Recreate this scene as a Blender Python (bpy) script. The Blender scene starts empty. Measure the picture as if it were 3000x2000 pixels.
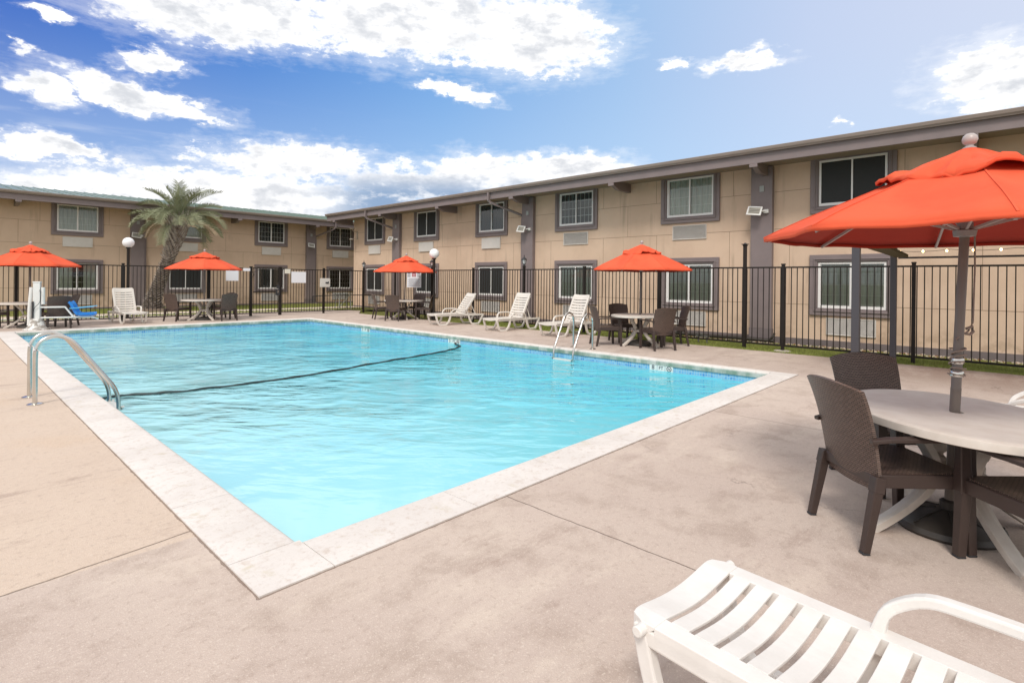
import bpy, bmesh, math, random
from mathutils import Vector, Matrix, noise
random.seed(7)
PI = math.pi
R = math.radians
sc = bpy.context.scene
C = sc.collection

# ------------------------------------------------------------------ camera
A1 = R(43.04); ROLL = 0.0105
fw = Vector((math.cos(A1), math.sin(A1), 0)); rt = Vector((math.sin(A1), -math.cos(A1), 0)); up = Vector((0, 0, 1))
cr = rt*math.cos(ROLL) + up*math.sin(ROLL); cu = up*math.cos(ROLL) - rt*math.sin(ROLL)
cam = bpy.data.cameras.new('camera'); camo = bpy.data.objects.new('camera', cam); C.objects.link(camo)
camo.matrix_world = Matrix(((cr.x, cu.x, -fw.x, 0), (cr.y, cu.y, -fw.y, 0), (cr.z, cu.z, -fw.z, 1.5), (0, 0, 0, 1)))
cam.lens = 36*1574/3000; cam.sensor_width = 36; cam.shift_y = -179/3000; cam.clip_end = 6000; cam.clip_start = 0.05
sc.camera = camo

# ------------------------------------------------------------------ light
SUN_EL, SUN_AZ = 50, 208
sun = bpy.data.lights.new('sun', 'SUN'); suno = bpy.data.objects.new('sun', sun); C.objects.link(suno)
sun.energy = 1.5; sun.angle = R(16); sun.color = (1, 0.93, 0.85)
sd = Vector((math.cos(R(SUN_AZ))*math.cos(R(SUN_EL)), math.sin(R(SUN_AZ))*math.cos(R(SUN_EL)), math.sin(R(SUN_EL))))
suno.rotation_euler = sd.to_track_quat('Z', 'Y').to_euler()
sc.view_settings.view_transform = 'Standard'; sc.view_settings.look = 'None'
sc.view_settings.exposure = 0.68; sc.view_settings.gamma = 1
sc.cycles.use_denoising = True
sc.cycles.max_bounces = 8; sc.cycles.transparent_max_bounces = 24
sc.cycles.caustics_reflective = False; sc.cycles.caustics_refractive = False
sc.cycles.sample_clamp_indirect = 6

class NT:
    """small helper round a node tree"""
    def __init__(s, nt): s.t = nt; s.N = nt.nodes; s.L = nt.links; s.N.clear()
    def n(s, typ, **kw):
        nd = s.N.new(typ)
        for k, v in kw.items():
            if k.startswith('i_'):
                key = k[2:]; key = int(key) if key.isdigit() else key.replace('_', ' ')
                s.put(nd.inputs[key], v)
            else: setattr(nd, k, v)
        return nd
    def put(s, sock, v):
        if hasattr(v, 'is_linked') or hasattr(v, 'links'): s.L.new(v, sock)
        else: sock.default_value = v
    def m(s, op, a, b=0.0, c=0.0, clamp=False):
        nd = s.N.new('ShaderNodeMath'); nd.operation = op; nd.use_clamp = clamp
        s.put(nd.inputs[0], a); s.put(nd.inputs[1], b); s.put(nd.inputs[2], c); return nd.outputs[0]
    def v(s, op, a, b=(0, 0, 0), out=0):
        nd = s.N.new('ShaderNodeVectorMath'); nd.operation = op
        s.put(nd.inputs[0], a); s.put(nd.inputs[1], b); return nd.outputs['Value' if out == 'v' else 0]
    def mix(s, f, a, b, mode='MIX'):
        nd = s.N.new('ShaderNodeMix'); nd.data_type = 'RGBA'; nd.blend_type = mode
        s.put(nd.inputs[0], f); s.put(nd.inputs[6], a); s.put(nd.inputs[7], b); return nd.outputs[2]
    def noise(s, vec, scale, detail=4, rough=.55, out=0, dist=0.0):
        nd = s.N.new('ShaderNodeTexNoise'); s.put(nd.inputs['Vector'], vec); s.put(nd.inputs['Scale'], scale)
        nd.inputs['Detail'].default_value = detail; nd.inputs['Roughness'].default_value = rough
        nd.inputs['Distortion'].default_value = dist
        return nd.outputs[out]
    def rng(s, x, a, b, c=0.0, d=1.0, smooth=True):
        nd = s.N.new('ShaderNodeMapRange'); nd.interpolation_type = 'SMOOTHSTEP' if smooth else 'LINEAR'
        for i, q in enumerate((x, a, b, c, d)): s.put(nd.inputs[i], q)
        return nd.outputs[0]
    def xyz(s, a=0.0, b=0.0, c=0.0):
        nd = s.N.new('ShaderNodeCombineXYZ')
        for i, q in enumerate((a, b, c)): s.put(nd.inputs[i], q)
        return nd.outputs[0]
    def sep(s, v):
        nd = s.N.new('ShaderNodeSeparateXYZ'); s.L.new(v, nd.inputs[0]); return nd.outputs

# ------------------------------------------------------------------ sky with clouds
w = bpy.data.worlds.new('World'); sc.world = w; w.use_nodes = True
g = NT(w.node_tree)
tc = g.n('ShaderNodeTexCoord').outputs['Generated']
d = g.v('NORMALIZE', tc); dx, dy, dz = g.sep(d)
sky = g.n('ShaderNodeTexSky'); sky.sky_type = 'NISHITA'; sky.sun_disc = False
sky.sun_elevation = R(SUN_EL); sky.sun_rotation = R(90 - SUN_AZ); sky.air_density = 1.0; sky.dust_density = .6; sky.ozone_density = 1.6
az = g.m('MULTIPLY', g.m('ARCTAN2', dy, dx), 57.2958)
el = g.m('MULTIPLY', g.m('ARCSINE', dz), 57.2958)
P = g.xyz(az, el, 0.0)
# ragged edges: displace the lookup with noise of several sizes (noise is wider than tall, like layered cumulus)
q = g.v('MULTIPLY', P, (0.10, 0.20, 1.0))
w1 = g.v('SUBTRACT', g.noise(q, 1.0, 2, .5, 1), (.5, .5, .5))
w2 = g.v('SUBTRACT', g.noise(q, 4.5, 6, .6, 1), (.5, .5, .5))
Pw = g.v('ADD', P, g.v('ADD', g.v('MULTIPLY', w1, (7.0, 3.0, 0)), g.v('MULTIPLY', w2, (6.5, 3.4, 0))))
blobs = [(72.0,23.8,13.2,3.6,180),(53.7,25.2,14.0,4.3,178),(41.5,24.6,9.0,4.2,-178),(77.0,18.2,3.2,1.2,174),
 (78.5,15.3,7.6,1.25,-173),(84.5,14.5,3.0,.9,-167),(48.6,18.9,4.4,.8,-177),(84.2,10.4,4.2,1.2,-179),(73.6,7.0,24.0,3.2,177),
 (66.2,11.6,8.4,1.9,175),(53.5,10.0,9.4,2.3,-177),(38.5,11.9,8.0,1.6,-179),(46.5,10.6,8.5,2.5,-178),(26.4,21.4,1.8,.45,-174),(19.8,20.9,3.4,.7,-172),
 (1.0,15.8,4.4,2.7,-167),(11.7,15.0,.6,.35,-172),(84.4,20.0,1.5,.7,175),(86.3,17.2,.8,.5,165),
 (60,48,44,13,0),(118,22,24,8,0),(175,30,40,12,0),(-95,35,40,14,10),(-35,46,22,10,0),(-60,16,26,5,0),(150,10,30,4,0),(200,55,60,12,0)]  # this row: unseen clouds, added for soft white light and water reflections
F = None
for (a, e, ra, rb, th) in blobs:
    mp = g.n('ShaderNodeMapping', vector_type='TEXTURE'); g.put(mp.inputs['Vector'], Pw)
    mp.inputs['Location'].default_value = (a, e, 0); mp.inputs['Rotation'].default_value = (0, 0, R(th)); mp.inputs['Scale'].default_value = (ra, rb, 1)
    f = g.m('MULTIPLY', g.m('SUBTRACT', 1.0, g.v('LENGTH', mp.outputs[0], out='v')), min(1.0, rb/1.6 + .35))
    F = f if F is None else g.m('SMOOTH_MAX', F, f, .12)
fine = g.noise(q, 7.0, 9, .66)
F2 = g.m('ADD', F, g.m('MULTIPLY', g.m('SUBTRACT', fine, .5), 1.05))
mask = g.rng(F2, -.07, g.m('MULTIPLY_ADD', g.noise(q, 1.7, 3), .9, -.12))
fringe = g.m('MULTIPLY', g.rng(g.m('ADD', F, g.m('MULTIPLY', g.m('SUBTRACT', g.noise(g.v('MULTIPLY', q, (.6, 1.5, 1)), 4.0, 8, .7), .5), .9)), -.40, .25), .34)
mask = g.m('MAXIMUM', mask, fringe)
# thin veils and far flecks
veil = g.m('MULTIPLY', g.rng(g.noise(g.v('MULTIPLY', P, (.05, .45, 1)), 1.0, 5, .6), .54, .78), g.rng(el, 18.0, 8.0))
veil = g.m('MULTIPLY', veil, g.rng(az, 50.0, 66.0, 0.0, .55))
low = g.rng(el, 11.0, 3.0, 0.0, .55)                      # milky air near the horizon
low = g.m('MULTIPLY', low, g.rng(az, 20.0, 55.0, .35, 1.0))
# clear sky colour: deep blue to the left, pale lavender to the right, paler towards the horizon
ramp = g.n('ShaderNodeValToRGB'); g.put(ramp.inputs[0], g.m('DIVIDE', g.m('ADD', az, 10.0), 110.0, clamp=True))
cr_ = ramp.color_ramp; cr_.elements[0].position = .02; cr_.elements[0].color = (.76, .80, .94, 1)
cr_.elements[1].position = .9; cr_.elements[1].color = (.018, .11, .56, 1)
for p, c in ((.22, (.60, .70, .92, 1)), (.38, (.38, .58, .88, 1)), (.55, (.18, .41, .81, 1)), (.72, (.06, .23, .68, 1))):
    e_ = cr_.elements.new(p); e_.color = c
pale = g.mix(g.rng(el, 24.0, 6.0, 0.0, .55), ramp.outputs[0], (.55, .74, .96, 1))
deep = g.mix(g.rng(el, 27.0, 42.0, 0.0, .9), pale, (1.05, 1.0, .95, 1)); deep = g.mix(g.m('MULTIPLY', g.rng(g.m('ABSOLUTE', g.m('SUBTRACT', az, 43.0)), 60.0, 85.0), g.rng(el, 2.0, 10.0, .6, .9)), deep, (1.05, 1.0, .95, 1))  # warm white sky above and behind the view, added to light the scene
vs = g.N.new('ShaderNodeVectorMath'); vs.operation = 'SCALE'; g.L.new(deep, vs.inputs[0]); vs.inputs['Scale'].default_value = 6.3
air = g.mix(.12, vs.outputs[0], sky.outputs[0])
shade = g.noise(g.v('ADD', q, (3.1, .12, 0)), 2.6, 6, .6)
core = g.rng(F2, .12, .75)
cl1 = g.mix(g.m('MULTIPLY', g.rng(shade, .38, .64), g.m('MULTIPLY_ADD', core, .75, .25)), (7.6, 7.55, 7.5, 1), (4.5, 4.65, 4.95, 1))
# blue-grey bellies of the low bank on the right of it
bel = g.m('MULTIPLY', g.rng(el, 11.5, 8.6), g.m('MULTIPLY', g.rng(az, 30.0, 40.0), g.rng(az, 66.0, 57.0)))
cl = g.mix(g.m('MULTIPLY', bel, g.rng(shade, .34, .52, .35, 1.0)), cl1, (1.9, 2.7, 4.0, 1))
c1 = g.mix(veil, air, (5.8, 6.1, 6.5, 1)); c2 = g.mix(low, c1, (5.4, 5.8, 6.3, 1))
col = g.mix(mask, c2, cl)
bg = g.n('ShaderNodeBackground'); g.L.new(col, bg.inputs[0]); bg.inputs[1].default_value = .1
out = g.n('ShaderNodeOutputWorld'); g.L.new(bg.outputs[0], out.inputs[0])

# ------------------------------------------------------------------ materials
MATS = {}
def mat(name, col, rough=.6, col2=None, nscale=3.0, amt=.5, bump=0.0, bscale=60.0, metal=0.0, spec=.5, space='Object', detail=5, stretch=(1, 1, 1), emit=None, trans=0.0):
    if name in MATS: return MATS[name]
    m = bpy.data.materials.new(name); m.use_nodes = True; g = NT(m.node_tree)
    b = g.n('ShaderNodeBsdfPrincipled'); o = g.n('ShaderNodeOutputMaterial'); g.L.new(b.outputs[0], o.inputs[0])
    co = g.v('MULTIPLY', (g.n('ShaderNodeNewGeometry').outputs['Position'] if space == 'World' else g.n('ShaderNodeTexCoord').outputs['Object']), stretch)
    if col2 is not None:
        f = g.rng(g.noise(co, nscale, detail, .6), .5-amt/2, .5+amt/2)
        g.put(b.inputs['Base Color'], g.mix(f, (*col, 1), (*col2, 1)))
    else: b.inputs['Base Color'].default_value = (*col, 1)
    b.inputs['Roughness'].default_value = rough; b.inputs['Metallic'].default_value = metal; b.inputs['Specular IOR Level'].default_value = spec
    if bump:
        bn = g.n('ShaderNodeBump'); bn.inputs['Strength'].default_value = bump; bn.inputs['Distance'].default_value = .01
        g.L.new(g.noise(co, bscale, 4, .6), bn.inputs['Height']); g.L.new(bn.outputs[0], b.inputs['Normal'])
    if emit: b.inputs['Emission Color'].default_value = (*emit[:3], 1); b.inputs['Emission Strength'].default_value = emit[3]
    if trans: b.inputs['Transmission Weight'].default_value = trans
    MATS[name] = m; return m

def stucco_mat():
    m = bpy.data.materials.new('stucco'); m.use_nodes = True; g = NT(m.node_tree)
    o = g.n('ShaderNodeOutputMaterial'); b = g.n('ShaderNodeBsdfPrincipled'); p = g.n('ShaderNodeNewGeometry').outputs['Position']; x, y, z = g.sep(p)
    c = g.mix(g.rng(g.noise(p, .7, 5, .6), .35, .65), (.66, .50, .38, 1), (.59, .44, .33, 1))
    st = g.noise(g.v('MULTIPLY', p, (5.0, 5.0, .35)), 1.0, 5, .6); c = g.mix(g.m('MULTIPLY', g.rng(st, .52, .72, 0.0, .5), g.rng(g.noise(p, .9, 2), .4, .6)), c, (.36, .27, .20, 1))
    c = g.mix(g.rng(g.noise(p, 55, 4, .7), .5, .75, 0.0, .25), c, (.38, .28, .20, 1))
    sp = g.m('MULTIPLY', g.rng(z, .75, .05), g.rng(g.noise(p, 3.5, 5, .6), .42, .62, 0.0, .5)); c = g.mix(sp, c, (.34, .24, .17, 1))
    g.put(b.inputs['Base Color'], c); b.inputs['Roughness'].default_value = .92; b.inputs['Specular IOR Level'].default_value = .25
    bn = g.n('ShaderNodeBump'); bn.inputs['Strength'].default_value = .5; bn.inputs['Distance'].default_value = .006
    g.L.new(g.noise(p, 90, 4, .7), bn.inputs['Height']); g.L.new(bn.outputs[0], b.inputs['Normal']); g.L.new(b.outputs[0], o.inputs[0]); return m
STUCCO = stucco_mat()
SEAM = mat('stucco_seam', (.27, .19, .135), .95)
TRIM = mat('trim_paint', (.235, .19, .19), .55, (.19, .155, .157), 2.0, .8, .08, 90, space='World')
TRIMD = mat('plinth_paint', (.20, .165, .17), .8, (.12, .10, .10), 1.5, .8, .15, 60, space='World')
GUTTER = mat('gutter_paint', (.30, .245, .215), .45, (.23, .185, .165), 3, .8, .05, 40, space='World', stretch=(1, 1, 6))
GREEN = mat('green_roof_metal', (.13, .20, .16), .35, (.22, .28, .24), .7, .9, 0, space='World')
VINYL = mat('white_vinyl', (.80, .79, .78), .4)
MUNTIN = mat('muntin_white', (.82, .84, .80), .5)
CURT = mat('curtain_fabric', (.72, .76, .68), .9, (.46, .52, .45), 14, .8, 0, stretch=(1, 1, .08))
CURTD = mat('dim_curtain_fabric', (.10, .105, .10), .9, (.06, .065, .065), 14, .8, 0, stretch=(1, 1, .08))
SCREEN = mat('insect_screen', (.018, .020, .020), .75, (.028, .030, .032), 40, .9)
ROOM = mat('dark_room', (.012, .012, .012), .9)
ACM = mat('ac_grille_metal', (.68, .65, .62), .5, (.58, .55, .51), 3, .8)
WHITE = mat('white_enamel', (.78, .78, .77), .35, (.68, .68, .66), 6, .8)
RUSTW = mat('chipped_white_enamel', (.78, .78, .76), .5, (.30, .27, .24), 9, .18)
BLACK = mat('black_powder_coat', (.012, .009, .008), .5, (.022, .016, .013), 4, .8, spec=.3)
BLACKI = mat('black_iron', (.03, .03, .034), .5)
CHARC = mat('charcoal_paint', (.060, .056, .066), .5)
STEEL = mat('brushed_steel', (.74, .72, .68), .22, (.55, .53, .50), 5, .8, 0.0, metal=1.0)
RESIN = mat('white_resin', (.72, .68, .63), .38, (.66, .62, .57), 3, .8, .03, 120)
RESINN = mat('bright_white_resin', (.78, .76, .735), .33, (.71, .685, .655), 9, .55, .06, 70)
TABLE = mat('table_resin', (.68, .635, .58), .5, (.58, .52, .46), 7, .6, .05, 90)
PLATE = mat('white_plate', (.82, .82, .86), .5)
POLE = mat('bronze_pole', (.20, .165, .145), .45, (.155, .13, .115), 4, .8)
RIB = mat('umbrella_rib_metal', (.40, .33, .31), .4)
CORD = mat('pull_cord', (.33, .26, .22), .8, (.24, .18, .15), 60, .9)
BASE = mat('dark_resin_base', (.035, .030, .026), .45, (.05, .043, .037), 6, .8, .05, 60)
GLOBE = mat('opal_globe', (.86, .86, .87), .25)
BARK = mat('palm_bark', (.20, .17, .145), .95, (.05, .036, .03), 7, .5, .7, 30)
BOOT = mat('palm_boot', (.50, .46, .42), .9, (.15, .11, .09), 5, .5, .4, 30)
FROND = mat('palm_frond', (.29, .31, .19), .6, (.14, .165, .085), 3, .8)
FRONDD = mat('dry_palm_frond', (.40, .31, .20), .8, (.26, .20, .13), 3, .8)
CONC = mat('footing_concrete', (.45, .40, .35), .9)
BULB = mat('lit_bulb', (1, .8, .5), .5, emit=(1, .62, .25, 9))
BLUE = mat('blue_plastic', (.01, .17, .58), .35, (.012, .21, .62), 5, .6)
BLUEL = mat('light_blue_plastic', (.10, .42, .68), .35)
HOSE = mat('dark_hose', (.03, .025, .02), .5)
ROPE = mat('dark_rope', (.015, .05, .055), .6, (.03, .03, .03), 8, .6)

def glass_mat():
    m = bpy.data.materials.new('window_glass'); m.use_nodes = True; g = NT(m.node_tree)
    o = g.n('ShaderNodeOutputMaterial'); t = g.n('ShaderNodeBsdfTransparent'); t.inputs[0].default_value = (.86, .88, .86, 1)
    gl = g.n('ShaderNodeBsdfGlossy'); gl.inputs['Roughness'].default_value = .03
    fr = g.n('ShaderNodeFresnel'); fr.inputs[0].default_value = 1.5
    mx = g.n('ShaderNodeMixShader'); g.L.new(g.m('ADD', fr.outputs[0], .03), mx.inputs[0]); g.L.new(t.outputs[0], mx.inputs[1]); g.L.new(gl.outputs[0], mx.inputs[2]); g.L.new(mx.outputs[0], o.inputs[0])
    return m
GLASS = glass_mat()

def fabric_mat():
    m = bpy.data.materials.new('red_canopy_fabric'); m.use_nodes = True; g = NT(m.node_tree)
    o = g.n('ShaderNodeOutputMaterial'); b = g.n('ShaderNodeBsdfPrincipled'); co = g.n('ShaderNodeTexCoord').outputs['Object']
    f = g.rng(g.noise(co, 2.2, 5, .6), .35, .7)
    g.put(b.inputs['Base Color'], g.mix(f, (.76, .120, .055, 1), (.68, .098, .044, 1))); b.inputs['Roughness'].default_value = .85
    b.inputs['Specular IOR Level'].default_value = .2
    bn = g.n('ShaderNodeBump'); bn.inputs['Strength'].default_value = .25; bn.inputs['Distance'].default_value = .02
    g.L.new(g.noise(g.v('MULTIPLY', co, (1, 1, 2.0)), 5, 4, .55, dist=.6), bn.inputs['Height']); g.L.new(bn.outputs[0], b.inputs['Normal'])
    g.L.new(b.outputs[0], o.inputs[0]); return m
FABRIC = fabric_mat()
UNDERSHADE = mat('canopy_underside_shade', (.42, .032, .014), .9, (.36, .026, .012), 3, .8)  # underside shade painted into the cloth as a darker red

def wicker_mat():
    m = bpy.data.materials.new('brown_wicker_resin'); m.use_nodes = True; g = NT(m.node_tree)
    o = g.n('ShaderNodeOutputMaterial'); b = g.n('ShaderNodeBsdfPrincipled'); uv = g.n('ShaderNodeUVMap').outputs[0]
    br = g.n('ShaderNodeTexBrick'); g.L.new(uv, br.inputs['Vector']); br.inputs['Scale'].default_value = 1
    br.inputs['Brick Width'].default_value = .027; br.inputs['Row Height'].default_value = .0115; br.inputs['Mortar Size'].default_value = .0028; br.inputs['Mortar Smooth'].default_value = .7
    br.inputs['Color1'].default_value = (.165, .110, .088, 1); br.inputs['Color2'].default_value = (.12, .078, .062, 1); br.inputs['Mortar'].default_value = (.022, .013, .010, 1)
    g.L.new(br.outputs[0], b.inputs['Base Color']); b.inputs['Roughness'].default_value = .38
    bn = g.n('ShaderNodeBump'); bn.invert = True; bn.inputs['Strength'].default_value = .8; bn.inputs['Distance'].default_value = .002
    g.L.new(br.outputs[1], bn.inputs['Height']); g.L.new(bn.outputs[0], b.inputs['Normal']); g.L.new(b.outputs[0], o.inputs[0]); return m
WICKER = wicker_mat()
BROWN = mat('brown_resin', (.052, .034, .029), .42, (.042, .027, .023), 5, .8, .04, 90)

CX0_, CX1_, CY0_, CY1_ = 1.04, 9.66, 2.57, 19.42
def deck_mat():
    m = bpy.data.materials.new('deck_concrete'); m.use_nodes = True; g = NT(m.node_tree)
    o = g.n('ShaderNodeOutputMaterial'); b = g.n('ShaderNodeBsdfPrincipled'); p = g.n('ShaderNodeNewGeometry').outputs['Position']; x, y, z = g.sep(p)
    big = g.noise(p, .55, 4, .6); mid = g.noise(p, 2.6, 7, .65, dist=.4); fin = g.noise(p, 24, 8, .78); spk = g.noise(p, 150, 2, .5)
    wide = g.noise(g.v('MULTIPLY', p, (.6, 1.4, 1)), 1.3, 6, .7)
    c = g.mix(g.rng(big, .35, .65), (.545, .455, .395, 1), (.50, .41, .36, 1))
    c = g.mix(g.rng(mid, .47, .68, 0.0, .60), c, (.36, .28, .235, 1))
    c = g.mix(g.rng(wide, .50, .68, 0.0, .55), c, (.64, .55, .47, 1))
    # the slab left of the pool is a warmer, yellower pour
    left = g.m('MULTIPLY', g.rng(x, 1.10, 1.06), g.rng(y, 3.44, 3.46))
    c = g.mix(g.m('MULTIPLY', left, .75), c, (.60, .485, .39, 1))
    yel = g.m('MULTIPLY', left, g.rng(g.noise(p, .9, 4, .6), .5, .75, 0.0, .35)); c = g.mix(yel, c, (.56, .40, .26, 1))
    # damp, dark stains here and there
    st = g.rng(g.noise(g.v('MULTIPLY', p, (.5, 1.2, 1)), 1.3, 8, .75), .56, .68, 0.0, .50); c = g.mix(st, c, (.30, .215, .18, 1))
    # darker weathered strip towards the grass on the right
    ed = g.m('MULTIPLY', g.rng(x, 8.5, 12.2), g.rng(y, 4.5, 1.0)); c = g.mix(g.m('MULTIPLY', ed, g.rng(wide, .3, .6, .45, 1.0)), c, (.27, .185, .15, 1))
    c = g.mix(g.rng(fin, .50, .70, 0.0, .55), c, (.32, .245, .205, 1)); c = g.mix(g.rng(g.noise(p, 70, 3, .6), .55, .7, 0.0, .45), c, (.70, .62, .54, 1)); c = g.mix(g.rng(spk, .58, .72, 0.0, .40), c, (.80, .72, .63, 1))
    # saw-cut joints and hairline cracks
    wob = g.m('MULTIPLY', g.m('SUBTRACT', g.noise(p, 5, 4, .6), .5), .030)
    def line(coord, at, wd): return g.rng(g.m('ABSOLUTE', g.m('SUBTRACT', g.m('ADD', coord, wob), at)), wd, wd*.35)
    l1 = g.m('MULTIPLY', line(x, 2.715, .006), g.rng(y, 2.60, 2.56)); l2 = g.m('MULTIPLY', line(g.m('SUBTRACT', y, g.m('MULTIPLY', x, .12)), 3.42, .008), g.rng(x, 1.07, 1.04))
    l3 = g.m('MULTIPLY', line(x, 6.2, .006), g.rng(y, 2.56, 2.52)); l4 = g.m('MULTIPLY', line(y, 9.8, .007), g.m('MAXIMUM', g.rng(x, 1.03, 1.0), g.rng(x, 9.7, 9.75)))
    l5 = g.m('MULTIPLY', line(y, 15.0, .007), g.m('MAXIMUM', g.rng(x, 1.03, 1.0), g.rng(x, 9.7, 9.75)))
    vo = g.n('ShaderNodeTexVoronoi', feature='DISTANCE_TO_EDGE'); g.L.new(g.v('ADD', p, g.v('SCALE', g.noise(p, 3, 5, .6, 1), (0, 0, 0))), vo.inputs['Vector']); vo.inputs['Scale'].default_value = .55
    pw = g.N.new('ShaderNodeVectorMath'); pw.operation = 'MULTIPLY_ADD'; g.L.new(g.noise(p, 3.2, 5, .65, 1), pw.inputs[0]); pw.inputs[1].default_value = (.5, .5, 0); g.L.new(p, pw.inputs[2]); g.L.new(pw.outputs[0], vo.inputs['Vector'])
    crk = g.m('MULTIPLY', g.rng(vo.outputs[0], .0035, .001), g.rng(g.noise(p, .8, 2), .55, .62, 0.0, .7))
    def inr(c_, a_, b_): return g.m('MULTIPLY', g.rng(c_, a_-.012, a_-.010), g.rng(c_, b_+.012, b_+.010))
    wd_ = g.m('MULTIPLY_ADD', g.noise(p, 7, 4, .7), .030, -.006)
    def edge(coord, at): return g.m('LESS_THAN', g.m('ABSOLUTE', g.m('SUBTRACT', coord, at)), wd_)
    rim_ = g.m('MULTIPLY', g.m('MAXIMUM', edge(x, CX0_), edge(x, CX1_)), inr(y, CY0_, CY1_)); rim_ = g.m('MAXIMUM', rim_, g.m('MULTIPLY', g.m('MAXIMUM', edge(y, CY0_), edge(y, CY1_)), inr(x, CX0_, CX1_)))
    L = g.m('MAXIMUM', l1, rim_)
    for q_ in (l2, l3, l4, l5, crk): L = g.m('MAXIMUM', L, q_)
    c = g.mix(g.m('MULTIPLY', L, .65), c, (.12, .08, .06, 1))
    g.put(b.inputs['Base Color'], c); b.inputs['Roughness'].default_value = .85; b.inputs['Specular IOR Level'].default_value = .3
    h = g.m('ADD', g.m('MULTIPLY', fin, .5), g.m('MULTIPLY', spk, .35)); h = g.m('ADD', h, g.m('MULTIPLY', mid, .8)); h = g.m('SUBTRACT', h, g.m('MULTIPLY', L, 2.0))
    bn = g.n('ShaderNodeBump'); bn.inputs['Strength'].default_value = .7; bn.inputs['Distance'].default_value = .008
    g.L.new(h, bn.inputs['Height']); g.L.new(bn.outputs[0], b.inputs['Normal']); g.L.new(b.outputs[0], o.inputs[0]); return m
DECK = deck_mat()

def coping_mat():
    m = bpy.data.materials.new('coping_stone'); m.use_nodes = True; g = NT(m.node_tree)
    o = g.n('ShaderNodeOutputMaterial'); b = g.n('ShaderNodeBsdfPrincipled'); geo = g.n('ShaderNodeNewGeometry'); p = geo.outputs['Position']; x, y, z = g.sep(p)
    c = g.mix(g.rng(g.noise(p, 1.6, 5, .6), .35, .65), (.73, .695, .665, 1), (.66, .62, .59, 1))
    c = g.mix(g.rng(g.noise(p, 14, 8, .75), .50, .70, 0.0, .6), c, (.50, .41, .345, 1)); c = g.mix(g.rng(g.noise(p, 45, 4, .7), .52, .70, 0.0, .35), c, (.48, .42, .37, 1))
    c = g.mix(g.rng(g.noise(p, 5, 6, .7), .56, .72, 0.0, .6), c, (.54, .48, .36, 1))
    # green-grey algae staining on the nose facing the water
    al = g.m('MULTIPLY', g.rng(z, .005, -.05), g.rng(g.noise(g.v('MULTIPLY', p, (2, 2, .6)), 2.0, 5, .6), .30, .62, .35, 1.0))
    c = g.mix(al, c, (.20, .29, .23, 1))
    g.put(b.inputs['Base Color'], c); b.inputs['Roughness'].default_value = .75; b.inputs['Specular IOR Level'].default_value = .3
    bn = g.n('ShaderNodeBump'); bn.inputs['Strength'].default_value = .4; bn.inputs['Distance'].default_value = .004
    g.L.new(g.noise(p, 40, 6, .7), bn.inputs['Height']); g.L.new(bn.outputs[0], b.inputs['Normal']); g.L.new(b.outputs[0], o.inputs[0]); return m
COPING = coping_mat()

def tile_mat():
    m = bpy.data.materials.new('waterline_mosaic'); m.use_nodes = True; g = NT(m.node_tree)
    o = g.n('ShaderNodeOutputMaterial'); b = g.n('ShaderNodeBsdfPrincipled'); p = g.n('ShaderNodeNewGeometry').outputs['Position']; x, y, z = g.sep(p)
    vec = g.xyz(g.m('ADD', x, y), z, 0.0)
    br = g.n('ShaderNodeTexBrick', offset=0.0); g.L.new(vec, br.inputs['Vector']); br.inputs['Scale'].default_value = 1; br.inputs['Brick Width'].default_value = .05; br.inputs['Row Height'].default_value = .05; br.inputs['Mortar Size'].default_value = .004
    br.inputs['Color1'].default_value = (.05, .26, .60, 1); br.inputs['Color2'].default_value = (.20, .52, .76, 1); br.inputs['Mortar'].default_value = (.45, .60, .66, 1)
    wv = g.rng(g.noise(g.v('MULTIPLY', vec, (1, 1, 0)), 9, 3, .6), .45, .6, 0.0, .7)
    c = g.mix(wv, br.outputs[0], (.30, .55, .70, 1))
    # scale and algae near the top
    c = g.mix(g.m('MULTIPLY', g.rng(z, -.15, -.10), .6), c, (.22, .34, .30, 1))
    g.put(b.inputs['Base Color'], c); b.inputs['Roughness'].default_value = .25; g.L.new(b.outputs[0], o.inputs[0]); return m
TILE = tile_mat()
BASIN = mat('pool_plaster', (.66, .80, .82), .8, (.58, .76, .80), .7, .9, .1, 20, space='World')

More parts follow.
